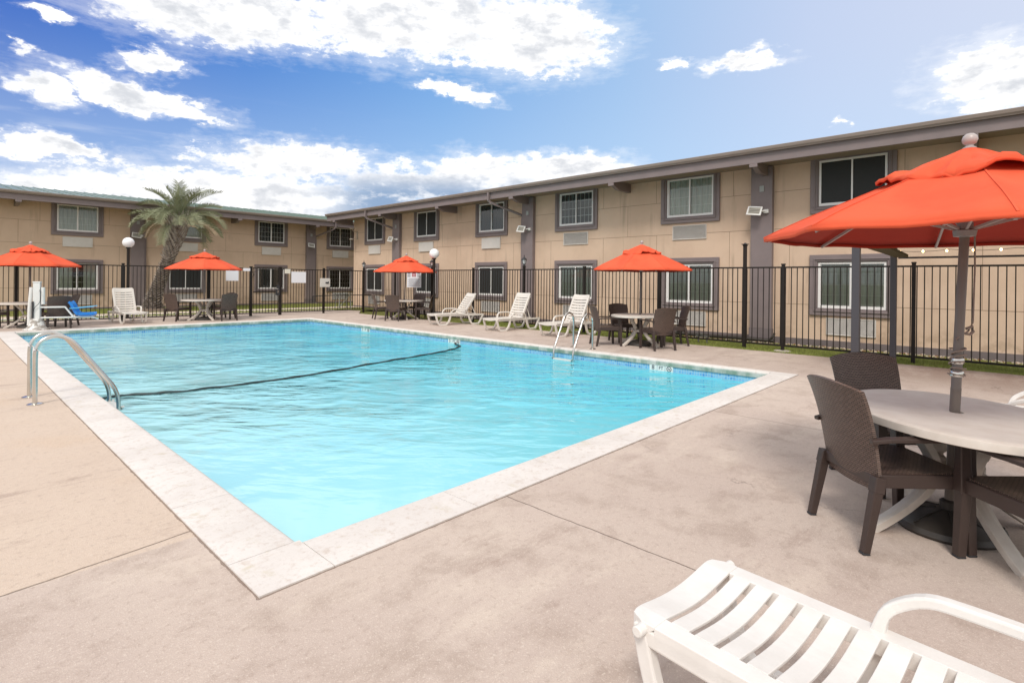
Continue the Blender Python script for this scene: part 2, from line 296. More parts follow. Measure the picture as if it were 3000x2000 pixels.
def water_mat():
    m = bpy.data.materials.new('pool_water'); m.use_nodes = True; g = NT(m.node_tree)
    o = g.n('ShaderNodeOutputMaterial'); p = g.n('ShaderNodeNewGeometry').outputs['Position']; x, y, z = g.sep(p)
    # water colour: cloud reflection painted in as paler left, more saturated right
    deep = g.rng(g.m('SUBTRACT', x, g.m('MULTIPLY', y, .10)), .2, 7.0)  # blend from left to right, not the pool's depth
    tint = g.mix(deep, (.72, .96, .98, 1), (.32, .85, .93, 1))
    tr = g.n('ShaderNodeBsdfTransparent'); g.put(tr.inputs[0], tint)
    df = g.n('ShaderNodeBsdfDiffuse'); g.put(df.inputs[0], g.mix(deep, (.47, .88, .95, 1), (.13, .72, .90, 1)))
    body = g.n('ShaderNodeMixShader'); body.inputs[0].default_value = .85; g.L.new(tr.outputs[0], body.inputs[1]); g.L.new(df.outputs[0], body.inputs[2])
    # ripples: calm at the near left corner, busier further out
    amp = g.rng(g.m('ADD', y, g.m('MULTIPLY', x, .5)), 4.6, 8.6, .05, 1.0)
    def along(deg, sx, sy):
        r_ = g.n('ShaderNodeMapping', vector_type='POINT'); g.L.new(p, r_.inputs['Vector']); r_.inputs['Rotation'].default_value = (0, 0, R(deg)); return g.v('MULTIPLY', r_.outputs[0], (sx, sy, 1))
    n1 = g.noise(along(50, .75, 2.1), 1.7, 3, .5, dist=.9); n2 = g.noise(along(38, 1.0, 2.1), 5.5, 3, .5, dist=.6)
    n3 = g.noise(along(64, .7, 1.3), 1.0, 2, .5)
    h = g.m('ADD', g.m('MULTIPLY', n1, 1.3), g.m('ADD', g.m('MULTIPLY', n2, .20), g.m('MULTIPLY', n3, 1.2)))
    h = g.m('MULTIPLY', h, g.m('MULTIPLY', amp, g.rng(g.noise(p, .5, 3, .6), .35, .62, .45, 1.15)))
    bn = g.n('ShaderNodeBump'); bn.inputs['Strength'].default_value = .6; bn.inputs['Distance'].default_value = .075; g.L.new(h, bn.inputs['Height'])
    gl = g.n('ShaderNodeBsdfGlossy'); gl.inputs['Roughness'].default_value = .02; g.L.new(bn.outputs[0], gl.inputs['Normal'])
    fr = g.n('ShaderNodeFresnel'); fr.inputs[0].default_value = 1.62; g.L.new(bn.outputs[0], fr.inputs['Normal'])
    mx = g.n('ShaderNodeMixShader'); g.L.new(fr.outputs[0], mx.inputs[0]); g.L.new(body.outputs[0], mx.inputs[1]); g.L.new(gl.outputs[0], mx.inputs[2]); g.L.new(mx.outputs[0], o.inputs[0])
    return m
WATER = water_mat()

def grass_mat(name, a, b_, c3):
    m = bpy.data.materials.new(name); m.use_nodes = True; g = NT(m.node_tree)
    o = g.n('ShaderNodeOutputMaterial'); b = g.n('ShaderNodeBsdfPrincipled'); p = g.n('ShaderNodeNewGeometry').outputs['Position']
    c = g.mix(g.rng(g.noise(p, 1.2, 4, .6), .35, .65), (*a, 1), (*b_, 1)); c = g.mix(g.rng(g.noise(p, 26, 5, .7), .5, .7, 0.0, .8), c, (*c3, 1))
    g.put(b.inputs['Base Color'], c); b.inputs['Roughness'].default_value = .9; b.inputs['Specular IOR Level'].default_value = .2
    bn = g.n('ShaderNodeBump'); bn.inputs['Strength'].default_value = .8; bn.inputs['Distance'].default_value = .03
    g.L.new(g.noise(p, 60, 4, .7), bn.inputs['Height']); g.L.new(bn.outputs[0], b.inputs['Normal']); g.L.new(b.outputs[0], o.inputs[0]); return m
LAWN = grass_mat('lawn_turf', (.20, .21, .055), (.15, .17, .045), (.27, .23, .10))
BLADE = mat('grass_blade', (.17, .22, .035), .8, (.30, .32, .085), 3, .9, space='World')

# ------------------------------------------------------------------ mesh helpers
class MB:
    def __init__(s): s.V = []; s.F = []; s.M = []; s.S = []; s.UV = {}
    def add(s, V, F, mi=0, smooth=False, T=None):
        b = len(s.V)
        for v in V: s.V.append(tuple(T @ Vector(v)) if T else tuple(v))
        for f in F: s.F.append([b+i for i in f]); s.M.append(mi); s.S.append(smooth)
        return s
    def box(s, x0, y0, z0, x1, y1, z1, mi=0, T=None):
        V = [(x0,y0,z0),(x1,y0,z0),(x1,y1,z0),(x0,y1,z0),(x0,y0,z1),(x1,y0,z1),(x1,y1,z1),(x0,y1,z1)]
        return s.add(V, [(0,3,2,1),(4,5,6,7),(0,1,5,4),(1,2,6,5),(2,3,7,6),(3,0,4,7)], mi, False, T)
    def cbox(s, c, d, mi=0, T=None):
        return s.box(c[0]-d[0]/2, c[1]-d[1]/2, c[2]-d[2]/2, c[0]+d[0]/2, c[1]+d[1]/2, c[2]+d[2]/2, mi, T)
    def quad(s, a, b, c, d, mi=0): return s.add([a, b, c, d], [(0, 1, 2, 3)], mi)
    def sweep(s, pts, sec, upv=(0, 0, 1), mi=0, smooth=False, closed=False, scales=None, cap=True):
        """sweep the 2-D section [(side, up), ...] along the points"""
        pts = [Vector(p) for p in pts]; n = len(pts); V = []; k = len(sec)
        for i, p in enumerate(pts):
            a = pts[(i-1) % n] if (closed or i > 0) else p; b = pts[(i+1) % n] if (closed or i < n-1) else p
            t = (b-a).normalized(); u = Vector(upv)
            if abs(t.dot(u)) > .98: u = Vector((1, 0, 0)) if abs(t.x) < .9 else Vector((0, 1, 0))
            sd_ = t.cross(u).normalized(); uu = sd_.cross(t).normalized(); f = scales[i] if scales else 1.0
            fx, fy = f if isinstance(f, tuple) else (f, f)
            for (a_, b_) in sec: V.append(tuple(p + sd_*(a_*fx) + uu*(b_*fy)))
        Fs = []; m = n if closed else n-1
        for i in range(m):
            for j in range(k):
                Fs.append((i*k+j, i*k+(j+1) % k, ((i+1) % n)*k+(j+1) % k, ((i+1) % n)*k+j))
        if cap and not closed: Fs.append(tuple(range(k-1, -1, -1))); Fs.append(tuple((n-1)*k+j for j in range(k)))
        return s.add(V, Fs, mi, smooth)
    def tube(s, pts, r, seg=8, mi=0, scales=None, closed=False):
        return s.sweep(pts, [(r*math.cos(2*PI*j/seg), r*math.sin(2*PI*j/seg)) for j in range(seg)], mi=mi, smooth=True, scales=scales, closed=closed)
    def bar(s, pts, wd, th, mi=0, scales=None, upv=(0, 0, 1)):
        return s.sweep(pts, [(-wd/2, -th/2), (wd/2, -th/2), (wd/2, th/2), (-wd/2, th/2)], upv=upv, mi=mi, scales=scales)
    def lathe(s, prof, c=(0, 0, 0), seg=24, mi=0, smooth=True):
        V = []; Fs = []
        for (r, z) in prof:
            for j in range(seg): V.append((c[0]+r*math.cos(2*PI*j/seg), c[1]+r*math.sin(2*PI*j/seg), c[2]+z))
        for i in range(len(prof)-1):
            for j in range(seg): Fs.append((i*seg+j, i*seg+(j+1) % seg, (i+1)*seg+(j+1) % seg, (i+1)*seg+j))
        Fs.append(tuple(range(seg-1, -1, -1))); Fs.append(tuple((len(prof)-1)*seg+j for j in range(seg)))
        return s.add(V, Fs, mi, smooth)
    def prism(s, poly, thick, T=None, mi=0, smooth=False):
        """poly in the x-z plane, thick along y, centred"""
        n = len(poly); V = [(x, -thick/2, z) for x, z in poly]+[(x, thick/2, z) for x, z in poly]
        F = [tuple(range(n)), tuple(range(2*n-1, n-1, -1))]+[(i, i+n, (i+1) % n+n, (i+1) % n) for i in range(n)]
        return s.add(V, F, mi, smooth, T)
    def mesh(s, name, mats):
        me = bpy.data.meshes.new(name); me.from_pydata(s.V, [], s.F)
        for m in (mats if isinstance(mats, (list, tuple)) else [mats]): me.materials.append(m)
        me.polygons.foreach_set('material_index', s.M); me.polygons.foreach_set('use_smooth', s.S)
        bm = bmesh.new(); bm.from_mesh(me); bmesh.ops.recalc_face_normals(bm, faces=bm.faces); bm.to_mesh(me); bm.free()
        if any(s.S): me.set_sharp_from_angle(angle=R(38))
        return me
    def build(s, name, mats, parent=None, bevel=0.0, seg=2, loc=None):
        o = bpy.data.objects.new(name, s.mesh(name, mats)); C.objects.link(o)
        if parent: o.parent = parent
        if loc: o.location = loc
        if bevel:
            md = o.modifiers.new('bevel', 'BEVEL'); md.width = bevel; md.segments = seg; md.limit_method = 'ANGLE'; md.angle_limit = R(40)
        return o
def inst(name, me, parent=None, loc=(0, 0, 0)):
    o = bpy.data.objects.new(name, me); C.objects.link(o); o.parent = parent; o.location = loc; return o
def tag(o, label, cat, group=None):
    o['label'] = label; o['category'] = cat
    if group: o['group'] = group
    return o
def thing(name, label, cat, loc=(0, 0, 0), rz=0.0, group=None):
    o = bpy.data.objects.new(name, None); o.empty_display_size = .2; C.objects.link(o); o.location = loc; o.rotation_euler = (0, 0, rz)
    return tag(o, label, cat, group)
def struct(name, b, mats, kind='structure', **kw):
    o = b.build(name, mats, **kw); o['kind'] = kind; return o
def dup(root, loc, rz, label, group=None):
    def cp(o, par):
        c = o.copy(); C.objects.link(c); c.parent = par
        for ch in list(o.children): cp(ch, c)
        return c
    r = cp(root, None); r.location = loc; r.rotation_euler = (0, 0, rz); r['label'] = label
    if group: r['group'] = group
    return r
def sweep_uv(o, us, vs, nu):
    """uv in metres for a grid-built mesh"""
    pass
def text_mesh(s, size, ext=.0015):
    cu_ = bpy.data.curves.new('lettering', 'FONT'); cu_.body = s; cu_.size = size; cu_.extrude = ext; cu_.align_x = 'CENTER'; cu_.align_y = 'CENTER'; cu_.resolution_u = 4
    o = bpy.data.objects.new('lettering', cu_); C.objects.link(o); dg = bpy.context.evaluated_depsgraph_get()
    me = bpy.data.meshes.new_from_object(o.evaluated_get(dg)); bpy.data.objects.remove(o); return me
def text(name, s, size, material, parent, loc, rot):
    me = text_mesh(s, size); me.materials.clear(); me.materials.append(material)
    o = bpy.data.objects.new(name, me); C.objects.link(o); o.parent = parent; o.location = loc; o.rotation_euler = rot; return o

# ------------------------------------------------------------------ ground, deck, pool
X0, X1, Y0, Y1 = 1.424, 9.465, 2.968, 19.12          # inner edge of the coping
CX0, CX1, CY0, CY1 = 1.04, 9.66, 2.57, 19.42         # outer edge of the coping
def sheet_hole(o, h, z):
    b = MB(); (a0, b0, a1, b1), (c0, d0, c1, d1) = o, h
    xs = [a0, c0, c1, a1]; ys = [b0, d0, d1, b1]
    for i in range(3):
        for j in range(3):
            if i == 1 and j == 1: continue
            b.quad((xs[i], ys[j], z), (xs[i+1], ys[j], z), (xs[i+1], ys[j+1], z), (xs[i], ys[j+1], z))
    return b
b = MB()
for (a0, b0, a1, b1) in ((-3000, -3000, 3000, -60), (-3000, 60, 3000, 3000), (-3000, -60, -60, 60), (60, -60, 3000, 60), (-60, -60, 60, -12), (-60, -12, -14, 60), (34, -12, 60, 60), (-14, 45, 34, 60)):
    b.quad((a0, b0, -.25), (a1, b0, -.25), (a1, b1, -.25), (a0, b1, -.25))
b.quad((-14, -12, -.5), (1, -12, -.5), (1, 45, -.5), (-14, 45, -.5)); b.quad((10, -12, -.5), (34, -12, -.5), (34, 45, -.5), (10, 45, -.5))
struct('ground', b, LAWN)
b = sheet_hole((-14, -12, 12.42, 24.0), (CX0+.01, CY0+.01, CX1-.01, CY1-.01), 0)
b.quad((12.42, -12, 0), (12.42, -12, -.12), (12.42, 24, -.12), (12.42, 24, 0)); b.quad((-14, 24, 0), (12.42, 24, 0), (12.42, 24, -.12), (-14, 24, -.12))
b.quad((12.42, 20.6, -.003), (13.6, 22.4, -.003), (13.0, 24, -.003), (12.42, 24, -.003))
struct('pool_deck', b, DECK)
# lawns: gently falling to the right-hand building; strips of grass and path beyond the left fence
b = MB()
N = 60
for j in range(N):
    ya = -12+j*(38.5)/N; yb = -12+(j+1)*38.5/N
    for (xa, za), (xb, zb) in (((12.42, -.012), (13.4, -.05)), ((13.4, -.05), (15.3, -.115)), ((15.3, -.115), (15.62, -.12))):
        b.quad((xa, ya, za), (xb, ya, zb), (xb, yb, zb), (xa, yb, za))
struct('lawn', b, LAWN)
b = MB(); b.quad((-14, 24, -.02), (13, 24, -.02), (13, 25.0, -.02), (-14, 25.0, -.02)); b.quad((-14, 26.6, -.02), (34, 26.6, -.02), (34, 31.02, -.02), (-14, 31.02, -.02)); b.quad((13, 22.6, -.021), (15.62, 22.6, -.021), (15.62, 25.3, -.021), (13, 25.3, -.021))
struct('lawn_strip', b, LAWN)
b = MB(); b.quad((-14, 25.0, -.01), (13, 25.0, -.01), (13, 26.6, -.01), (-14, 26.6, -.01)); b.quad((13, 25.3, -.01), (34, 25.3, -.01), (34, 26.6, -.01), (13, 26.6, -.01))
struct('concrete_path', b, mat('path_concrete', (.60, .52, .42), .9, (.50, .42, .34), 2, .8, .2, 60, space='World'))

def coping():
    b = MB()
    def stone(x0, y0, x1, y1, edges):
        # top slab with a rounded nose on the pool side; edges = which side faces the water
        g_ = .0022; x0 += g_; y0 += g_; x1 -= g_; y1 -= g_
        n = 5; r = .045
        z1, z0 = .008, -.10
        if edges == 'x+': prof = [(x0, z0), (x0, z1)]+[(x1-r+r*math.sin(a*PI/2/n), z1-r+r*math.cos(a*PI/2/n)) for a in range(n+1)]+[(x1, z0)]; P = [[(p, y0, z) for p, z in prof], [(p, y1, z) for p, z in prof]]
        elif edges == 'x-': prof = [(x1, z0), (x1, z1)]+[(x0+r-r*math.sin(a*PI/2/n), z1-r+r*math.cos(a*PI/2/n)) for a in range(n+1)]+[(x0, z0)]; P = [[(p, y0, z) for p, z in prof], [(p, y1, z) for p, z in prof]]
        elif edges == 'y+': prof = [(y0, z0), (y0, z1)]+[(y1-r+r*math.sin(a*PI/2/n), z1-r+r*math.cos(a*PI/2/n)) for a in range(n+1)]+[(y1, z0)]; P = [[(x0, p, z) for p, z in prof], [(x1, p, z) for p, z in prof]]
        elif edges == 'y-': prof = [(y1, z0), (y1, z1)]+[(y0+r-r*math.sin(a*PI/2/n), z1-r+r*math.cos(a*PI/2/n)) for a in range(n+1)]+[(y0, z0)]; P = [[(x0, p, z) for p, z in prof], [(x1, p, z) for p, z in prof]]
        else: b.box(x0, y0, z0, x1, y1, z1); return
        k = len(P[0]); b.add(P[0]+P[1], [tuple(range(k)), tuple(range(2*k-1, k-1, -1))]+[(i, (i+1) % k, (i+1) % k+k, i+k) for i in range(k)], 0, True)
    def cuts(a, c, step):
        n = max(1, round((c-a)/step)); return [a+(c-a)*i/n + (random.uniform(-.08, .08) if 0 < i < n else 0) for i in range(n+1)]
    for a, c in zip(*(lambda q_: (q_, q_[1:]))(cuts(Y0, Y1, 1.02))): stone(CX0, a, X0, c, 'x+'); 
    for a, c in zip(*(lambda q_: (q_, q_[1:]))(cuts(Y0, Y1, 1.02))): stone(X1, a, CX1, c, 'x-')
    for a, c in zip(*(lambda q_: (q_, q_[1:]))(cuts(X0, X1, 1.0))): stone(a, CY0, c, Y0, 'y+'); stone(a, Y1, c, CY1, 'y-')
    for x0, x1 in ((CX0, X0), (X1, CX1)):
        for y0, y1 in ((CY0, Y0), (Y1, CY1)): stone(x0, y0, x1, y1, '')
    struct('pool_coping', b, COPING)
coping()
b = MB(); zt, zm = -.095, -.34; e = .02
for (p, q_) in (((X0-e, Y0-e), (X1+e, Y0-e)), ((X1+e, Y0-e), (X1+e, Y1+e)), ((X1+e, Y1+e), (X0-e, Y1+e)), ((X0-e, Y1+e), (X0-e, Y0-e))):
    b.quad((*p, zm), (*q_, zm), (*q_, zt), (*p, zt), 0)
struct('waterline_tiles', b, TILE)
b = MB(); e = .022
def fl(y): return -2.4 if y < 7 else (-2.4+1.3*(y-7)/3.5 if y < 10.5 else -1.1)
ys = [Y0-e, 7, 10.5, Y1+e]
for a, c in zip(ys, ys[1:]):
    za, zc = fl(a), fl(c); b.quad((X0-e, a, za), (X1+e, a, za), (X1+e, c, zc), (X0-e, c, zc))
    b.quad((X0-e, a, za), (X0-e, c, zc), (X0-e, c, zm), (X0-e, a, zm)); b.quad((X1+e, a, za), (X1+e, c, zc), (X1+e, c, zm), (X1+e, a, zm))
b.quad((X0-e, Y0-e, -2.4), (X1+e, Y0-e, -2.4), (X1+e, Y0-e, zm), (X0-e, Y0-e, zm)); b.quad((X0-e, Y1+e, -1.1), (X1+e, Y1+e, -1.1), (X1+e, Y1+e, zm), (X0-e, Y1+e, zm))
struct('pool_basin', b, BASIN)
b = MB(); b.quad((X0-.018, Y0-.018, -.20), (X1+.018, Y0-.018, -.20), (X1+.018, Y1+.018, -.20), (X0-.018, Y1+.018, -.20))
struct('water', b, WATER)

# grass blades along the right-hand fence, nearer than the far lawn texture needs
b = MB()
for i in range(30000):
    y = -1.2 + 16*random.random()**1.5; x = 12.38+random.random()**1.1*2.5
    if x < 12.42+.05*noise.noise((y*2.5, 0, 0)): continue
    z = -.012-.035*(x-12.42); h = random.uniform(.02, .055); a = random.uniform(0, 2*PI); wd = .004+.0006*y
    lx, ly = random.uniform(-.02, .02), random.uniform(-.02, .02)
    b.add([(x-wd*math.cos(a), y-wd*math.sin(a), z), (x+wd*math.cos(a), y+wd*math.sin(a), z), (x+lx, y+ly, z+h)], [(0, 1, 2)])
o = struct('grass', b, BLADE, 'stuff'); tag(o, 'short green grass growing along the foot of the black fence', 'grass')
b = MB()
for i in range(7000):
    x = random.uniform(3, 15); y = random.choice((random.uniform(23.95, 25.0), random.uniform(26.6, 30.5)))
    if y < 25 and x > 13: continue
    z = -.02; h = random.uniform(.03, .08); a = random.uniform(0, 2*PI); wd = .012
    b.add([(x-wd*math.cos(a), y-wd*math.sin(a), z), (x+wd*math.cos(a), y+wd*math.sin(a), z), (x+random.uniform(-.03, .03), y, z+h)], [(0, 1, 2)])
o = struct('grass', b, BLADE, 'stuff'); tag(o, 'thin lawn grass between the path and the far left building', 'grass')
# pebbles and leaf litter along the foot of the right wall
b = MB()
for i in range(1500):
    y = -1.0+19*random.random(); x = random.uniform(15.05, 15.5); r = random.uniform(.012, .04); z = -.115
    a = random.uniform(0, PI); T = Matrix.Translation((x, y, z+r*.3)) @ Matrix.Rotation(a, 4, 'Z')
    b.add([(r, 0, 0), (0, r*.7, 0), (-r, 0, 0), (0, -r*.7, 0), (0, 0, r*.5), (0, 0, -r*.4)], [(0, 1, 4), (1, 2, 4), (2, 3, 4), (3, 0, 4), (1, 0, 5), (2, 1, 5), (3, 2, 5), (0, 3, 5)], random.choice((0, 0, 1)), False, T)
o = struct('gravel', b, [mat('pebble_pale', (.50, .42, .34), .9), mat('dead_leaf', (.26, .13, .06), .9)], 'stuff'); tag(o, 'pale pebbles and dead leaves along the foot of the right wall', 'gravel')

# ------------------------------------------------------------------ motel wings
WZ = {'up': (3.30, 4.84), 'lo': (.68, 2.22)}
CACHE = {}
def cached(key, fn):
    if key not in CACHE: CACHE[key] = fn()
    return CACHE[key]
def m_trim():
    b = MB(); W, H = 1.86, 1.56; t = .175
    for (x0, z0, x1, z1) in ((-W/2, 0, W/2, t), (-W/2, H-t, W/2, H), (-W/2, t, -W/2+t, H-t), (W/2-t, t, W/2, H-t)):
        b.box(x0, -.06, z0, x1, .0, z1)
    i = t-.055     # raised inner bead
    for (x0, z0, x1, z1) in ((-W/2+i-.02, i-.02, W/2-i+.02, i+.012), (-W/2+i-.02, H-i-.012, W/2-i+.02, H-i+.02), (-W/2+i-.02, i+.012, -W/2+i+.012, H-i-.012), (W/2-i-.012, i+.012, W/2-i+.02, H-i-.012)):
        b.box(x0, -.085, z0, x1, -.0605, z1)
    for (x0, z0, x1, z1) in ((-W/2+t-.001, t-.001, W/2-t+.001, t+.02), (-W/2+t-.001, H-t-.02, W/2-t+.001, H-t+.001), (-W/2+t-.001, t+.02, -W/2+t+.02, H-t-.02), (W/2-t-.02, t+.02, W/2-t+.001, H-t-.02)):
        b.box(x0, -.045, z0, x1, .10, z1)
    return b.mesh('window_surround', TRIM)
def m_sash():
    b = MB(); W, H = 1.47, 1.17; f = .05
    for (x0, z0, x1, z1) in ((-W/2, 0, W/2, f+.02), (-W/2, H-f, W/2, H), (-W/2, f+.02, -W/2+f, H-f), (W/2-f, f+.02, W/2, H-f), (-.018, f+.02, .018, H-f)):
        b.box(x0, -.02, z0, x1, .03, z1)
    b.box(-W/2+f, .012, f+.02, -W/2+f+.02, .028, H-f); b.box(-.04, .012, f+.02, -.0185, .028, H-f)
    return b.mesh('sash', VINYL)
def m_glass():
    b = MB(); b.quad((-.69, .014, .06), (.69, .014, .06), (.69, .014, 1.13), (-.69, .014, 1.13)); return b.mesh('pane', GLASS)
def m_grid(rows=(1, 2, 3)):
    b = MB()
    for x in (-.52, -.345, -.17, .17, .345, .52):
        if len(rows) < 3 and x < 0: continue
        b.cbox((x, .032, .595), (.012, .006, 1.05))
    for r_ in rows: b.cbox((0, .0315, .07+r_*.265), (1.36, .006, .012))
    return b.mesh('muntin_grid', MUNTIN)
def m_curtain(a, c, key):
    b = MB(); n = max(6, int((c-a)*60)); V = []; F = []
    for i in range(n+1):
        x = a+(c-a)*i/n; y = .065+.013*math.sin(x*52+1.3*math.sin(x*9)); V += [(x, y, .02), (x, y, 1.16)]
    for i in range(n): F.append((2*i, 2*i+2, 2*i+3, 2*i+1))
    b.add(V, F, 0, True); return b.mesh('curtain', CURT if key == 'l' else CURTD)
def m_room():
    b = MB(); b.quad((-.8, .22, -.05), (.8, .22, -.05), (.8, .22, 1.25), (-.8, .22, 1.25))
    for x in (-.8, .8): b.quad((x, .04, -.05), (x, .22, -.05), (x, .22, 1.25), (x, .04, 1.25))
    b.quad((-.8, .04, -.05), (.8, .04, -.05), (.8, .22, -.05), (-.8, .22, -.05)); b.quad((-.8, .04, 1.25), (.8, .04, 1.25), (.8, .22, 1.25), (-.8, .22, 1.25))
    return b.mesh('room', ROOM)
def m_screen():
    b = MB(); b.quad((-.69, .006, .065), (.69, .006, .065), (.69, .006, 1.125), (-.69, .006, 1.125)); return b.mesh('insect_screen', SCREEN)
def m_ac(louv):
    b = MB(); W, H = 1.07, .43
    if louv:
        b.box(-W/2, -.035, 0, W/2, 0, .018); b.box(-W/2, -.035, H-.018, W/2, 0, H); b.box(-W/2, -.035, .018, -W/2+.018, 0, H-.018); b.box(W/2-.018, -.035, .018, W/2, 0, H-.018)
        n = 15
        for i in range(n):
            z = .03+(H-.06)*i/(n-1); b.add([(-W/2+.018, -.032, z-.011), (W/2-.018, -.032, z-.011), (W/2-.018, -.008, z+.009), (-W/2+.018, -.008, z+.009), (-W/2+.018, -.030, z-.013), (W/2-.018, -.030, z-.013), (W/2-.018, -.006, z+.007), (-W/2+.018, -.006, z+.007)], [(0, 1, 2, 3), (7, 6, 5, 4), (0, 4, 5, 1)])
        b.box(-W/2+.019, -.006, .019, W/2-.019, -.002, H-.019, 1)
    else:
        b.box(-W/2, -.05, 0, W/2, 0, H); b.box(-W/2-.01, -.058, H-.01, W/2+.01, -.001, H+.012)
    return b.mesh('air_conditioner_grille', [ACM, ROOM])
def m_flood():
    b = MB()
    b.box(.06, -.05, -.03, .16, 0, .05); b.tube([(.11, -.04, .01), (.02, -.09, .01)], .018, 8)
    T = Matrix.Translation((-.08, -.15, 0)) @ Matrix.Rotation(R(-18), 4, 'X') @ Matrix.Rotation(R(8), 4, 'Y')
    b.box(-.155, -.06, -.10, .155, -.04, -.075, 0, T); b.box(-.155, -.06, .075, .155, -.04, .10, 0, T); b.box(-.155, -.06, -.075, -.125, -.04, .075, 0, T); b.box(.125, -.06, -.075, .155, -.04, .075, 0, T)
    b.add([(-.155, -.04, -.10), (.155, -.04, -.10), (.155, -.04, .10), (-.155, -.04, .10), (-.09, .05, -.05), (.09, .05, -.05), (.09, .05, .05), (-.09, .05, .05)], [(0, 1, 5, 4), (1, 2, 6, 5), (2, 3, 7, 6), (3, 0, 4, 7), (4, 5, 6, 7)], 0, False, T)
    b.box(-.125, -.048, -.075, .125, -.044, .075, 1, T)
    for z in (-.035, 0, .035): b.box(-.11, -.058, z-.004, .11, -.049, z+.004, 2, T)
    return b.mesh('floodlight', [WHITE, mat('floodlight_glass', (.42, .40, .34), .2), mat('floodlight_louvre', (.12, .11, .10), .5)])

def wing(name, label, loc, rz, xa, xb, wins, pils, seams, joints, drains, end_right=False, roof_mat=GUTTER):
    """a two-storey motel wing; local x runs along the facade, -y is outward"""
    root = thing(name, label, 'building', loc, rz)
    # wall with real openings
    holes = []
    for (cx, u, l, _a) in wins:
        if u: holes.append((cx-.76, 3.46, cx+.76, 4.68))
        if l: holes.append((cx-.76, .84, cx+.76, 2.06))
    xs = sorted({xa, xb} | {h[0] for h in holes} | {h[2] for h in holes}); zs = [-.3, .84, 2.06, 3.46, 4.68, 4.95]
    b = MB()
    for i in range(len(xs)-1):
        for j in range(len(zs)-1):
            mx_, mz_ = (xs[i]+xs[i+1])/2, (zs[j]+zs[j+1])/2
            if any(h[0] < mx_ < h[2] and h[1] < mz_ < h[3] for h in holes): continue
            b.quad((xs[i], 0, zs[j]), (xs[i+1], 0, zs[j]), (xs[i+1], 0, zs[j+1]), (xs[i], 0, zs[j+1]))
    for x_ in (xa, xb): b.quad((x_, 0, -.3), (x_, 12, -.3), (x_, 12, 4.95), (x_, 0, 4.95))
    b.quad((xa, 12, -.3), (xb, 12, -.3), (xb, 12, 4.95), (xa, 12, 4.95))
    # control joints of the stucco, shallow dark strips inside the wall's own mesh
    occ = [(cx-.93, cx+.93) for (cx, u, l, _a) in wins]+[(p-.29, p+.29) for p in pils]
    def strips(z, ranges, depth=.003):
        cuts_ = sorted(ranges); x = xa
        for (a, c) in cuts_:
            if a > x: b.box(x, -depth, z-.006, a, -.0002, z+.006, 1)
            x = max(x, c)
        if x < xb: b.box(x, -depth, z-.006, xb, -.0002, z+.006, 1)
    pl = [(p-.29, p+.29) for p in pils]
    strips(joints[0], occ if True else pl); strips(joints[1], pl+[(cx-.54, cx+.54) for (cx, u, l, _a) in wins if u]); strips(joints[2], occ)
    for (x, lo, hi) in seams: b.box(x-.005, -.0026, lo+.007, x+.005, -.0002, hi-.007, 1)
    b.build('wall', [STUCCO, SEAM], root)
    # plinth
    b = MB(); x = xa
    for p in sorted(pils)+[None]:
        e_ = (p-.29) if p is not None else xb; b.box(x, -.03, -.3, e_, -.0003, .05); x = (p+.29) if p is not None else xb
    b.build('plinth', TRIMD, root)
    for (cx, u, l, side) in wins:
        for key, kind in (('up', u), ('lo', l)):
            if not kind: continue
            z0 = WZ[key][0]
            f = inst('window', cached('trim', m_trim), root, (cx, 0, z0))
            f.modifiers.new('bevel', 'BEVEL').width = .008; f.modifiers['bevel'].limit_method = 'ANGLE'
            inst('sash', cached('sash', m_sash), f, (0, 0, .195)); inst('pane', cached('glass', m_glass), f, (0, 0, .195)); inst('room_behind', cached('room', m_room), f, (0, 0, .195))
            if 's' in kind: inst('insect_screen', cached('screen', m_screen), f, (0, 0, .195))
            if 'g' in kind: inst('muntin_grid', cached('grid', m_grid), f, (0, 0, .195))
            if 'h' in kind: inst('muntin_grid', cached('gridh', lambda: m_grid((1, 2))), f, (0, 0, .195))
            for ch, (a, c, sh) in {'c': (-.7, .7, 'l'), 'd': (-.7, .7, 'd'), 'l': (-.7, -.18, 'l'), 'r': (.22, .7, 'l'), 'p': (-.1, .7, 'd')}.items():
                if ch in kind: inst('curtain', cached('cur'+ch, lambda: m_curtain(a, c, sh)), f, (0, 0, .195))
            az_ = z0-.50
            inst('air_conditioner', cached('ac'+('1' if side == 'louv' else '0') if key == 'up' else 'ac1', lambda: m_ac(side == 'louv' or key == 'lo')), root, (cx, 0, az_ if key == 'up' else .195))
    for p in pils:
        b = MB(); b.box(p-.28, -.16, .26, p+.28, -.0005, 4.68); o = b.build('pilaster', TRIM, root, .006)
        b = MB(); b.box(p-.295, -.175, -.3, p+.295, -.0006, .258); b.build('footing', TRIMD, o)
        b = MB(); b.box(p-.05, -.176, 4.00, p+.07, -.1602, 4.16); b.build('vent_plate', mat('vent_plate_grey', (.32, .34, .33), .5), root, .004)
        fl_ = inst('floodlight', cached('flood', m_flood), root, (p, -.16, 3.44)); fl_.scale = (1.25, 1.25, 1.25)
    # rafter beams, fascia, gutter, roof
    OH = 1.07
    k = int(xa//2.165)+1
    beams = []
    x = pils[0] - 2.165*40
    while x < xb+.9:
        if x > xa-.9: beams.append(x)
        x += 4.33
    for x in beams+[]:
        b = MB(); b.prism([(0, 4.70), (0, 4.42), (-.72, 4.42), (-1.02, 4.53), (-1.02, 4.70)], .13, Matrix.Translation((x, 0, 0)) @ Matrix.Rotation(R(90), 4, 'Z'))
        b.build('rafter_beam', TRIM, root)
    b = MB()
    x0, x1 = xa-.9, xb+.9
    b.box(x0, -OH-.045, 4.60, x1, -OH, 4.90)
    for x in beams: b.box(x-.10, -OH-.046, 4.51, x+.10, -OH+.002, 4.599)
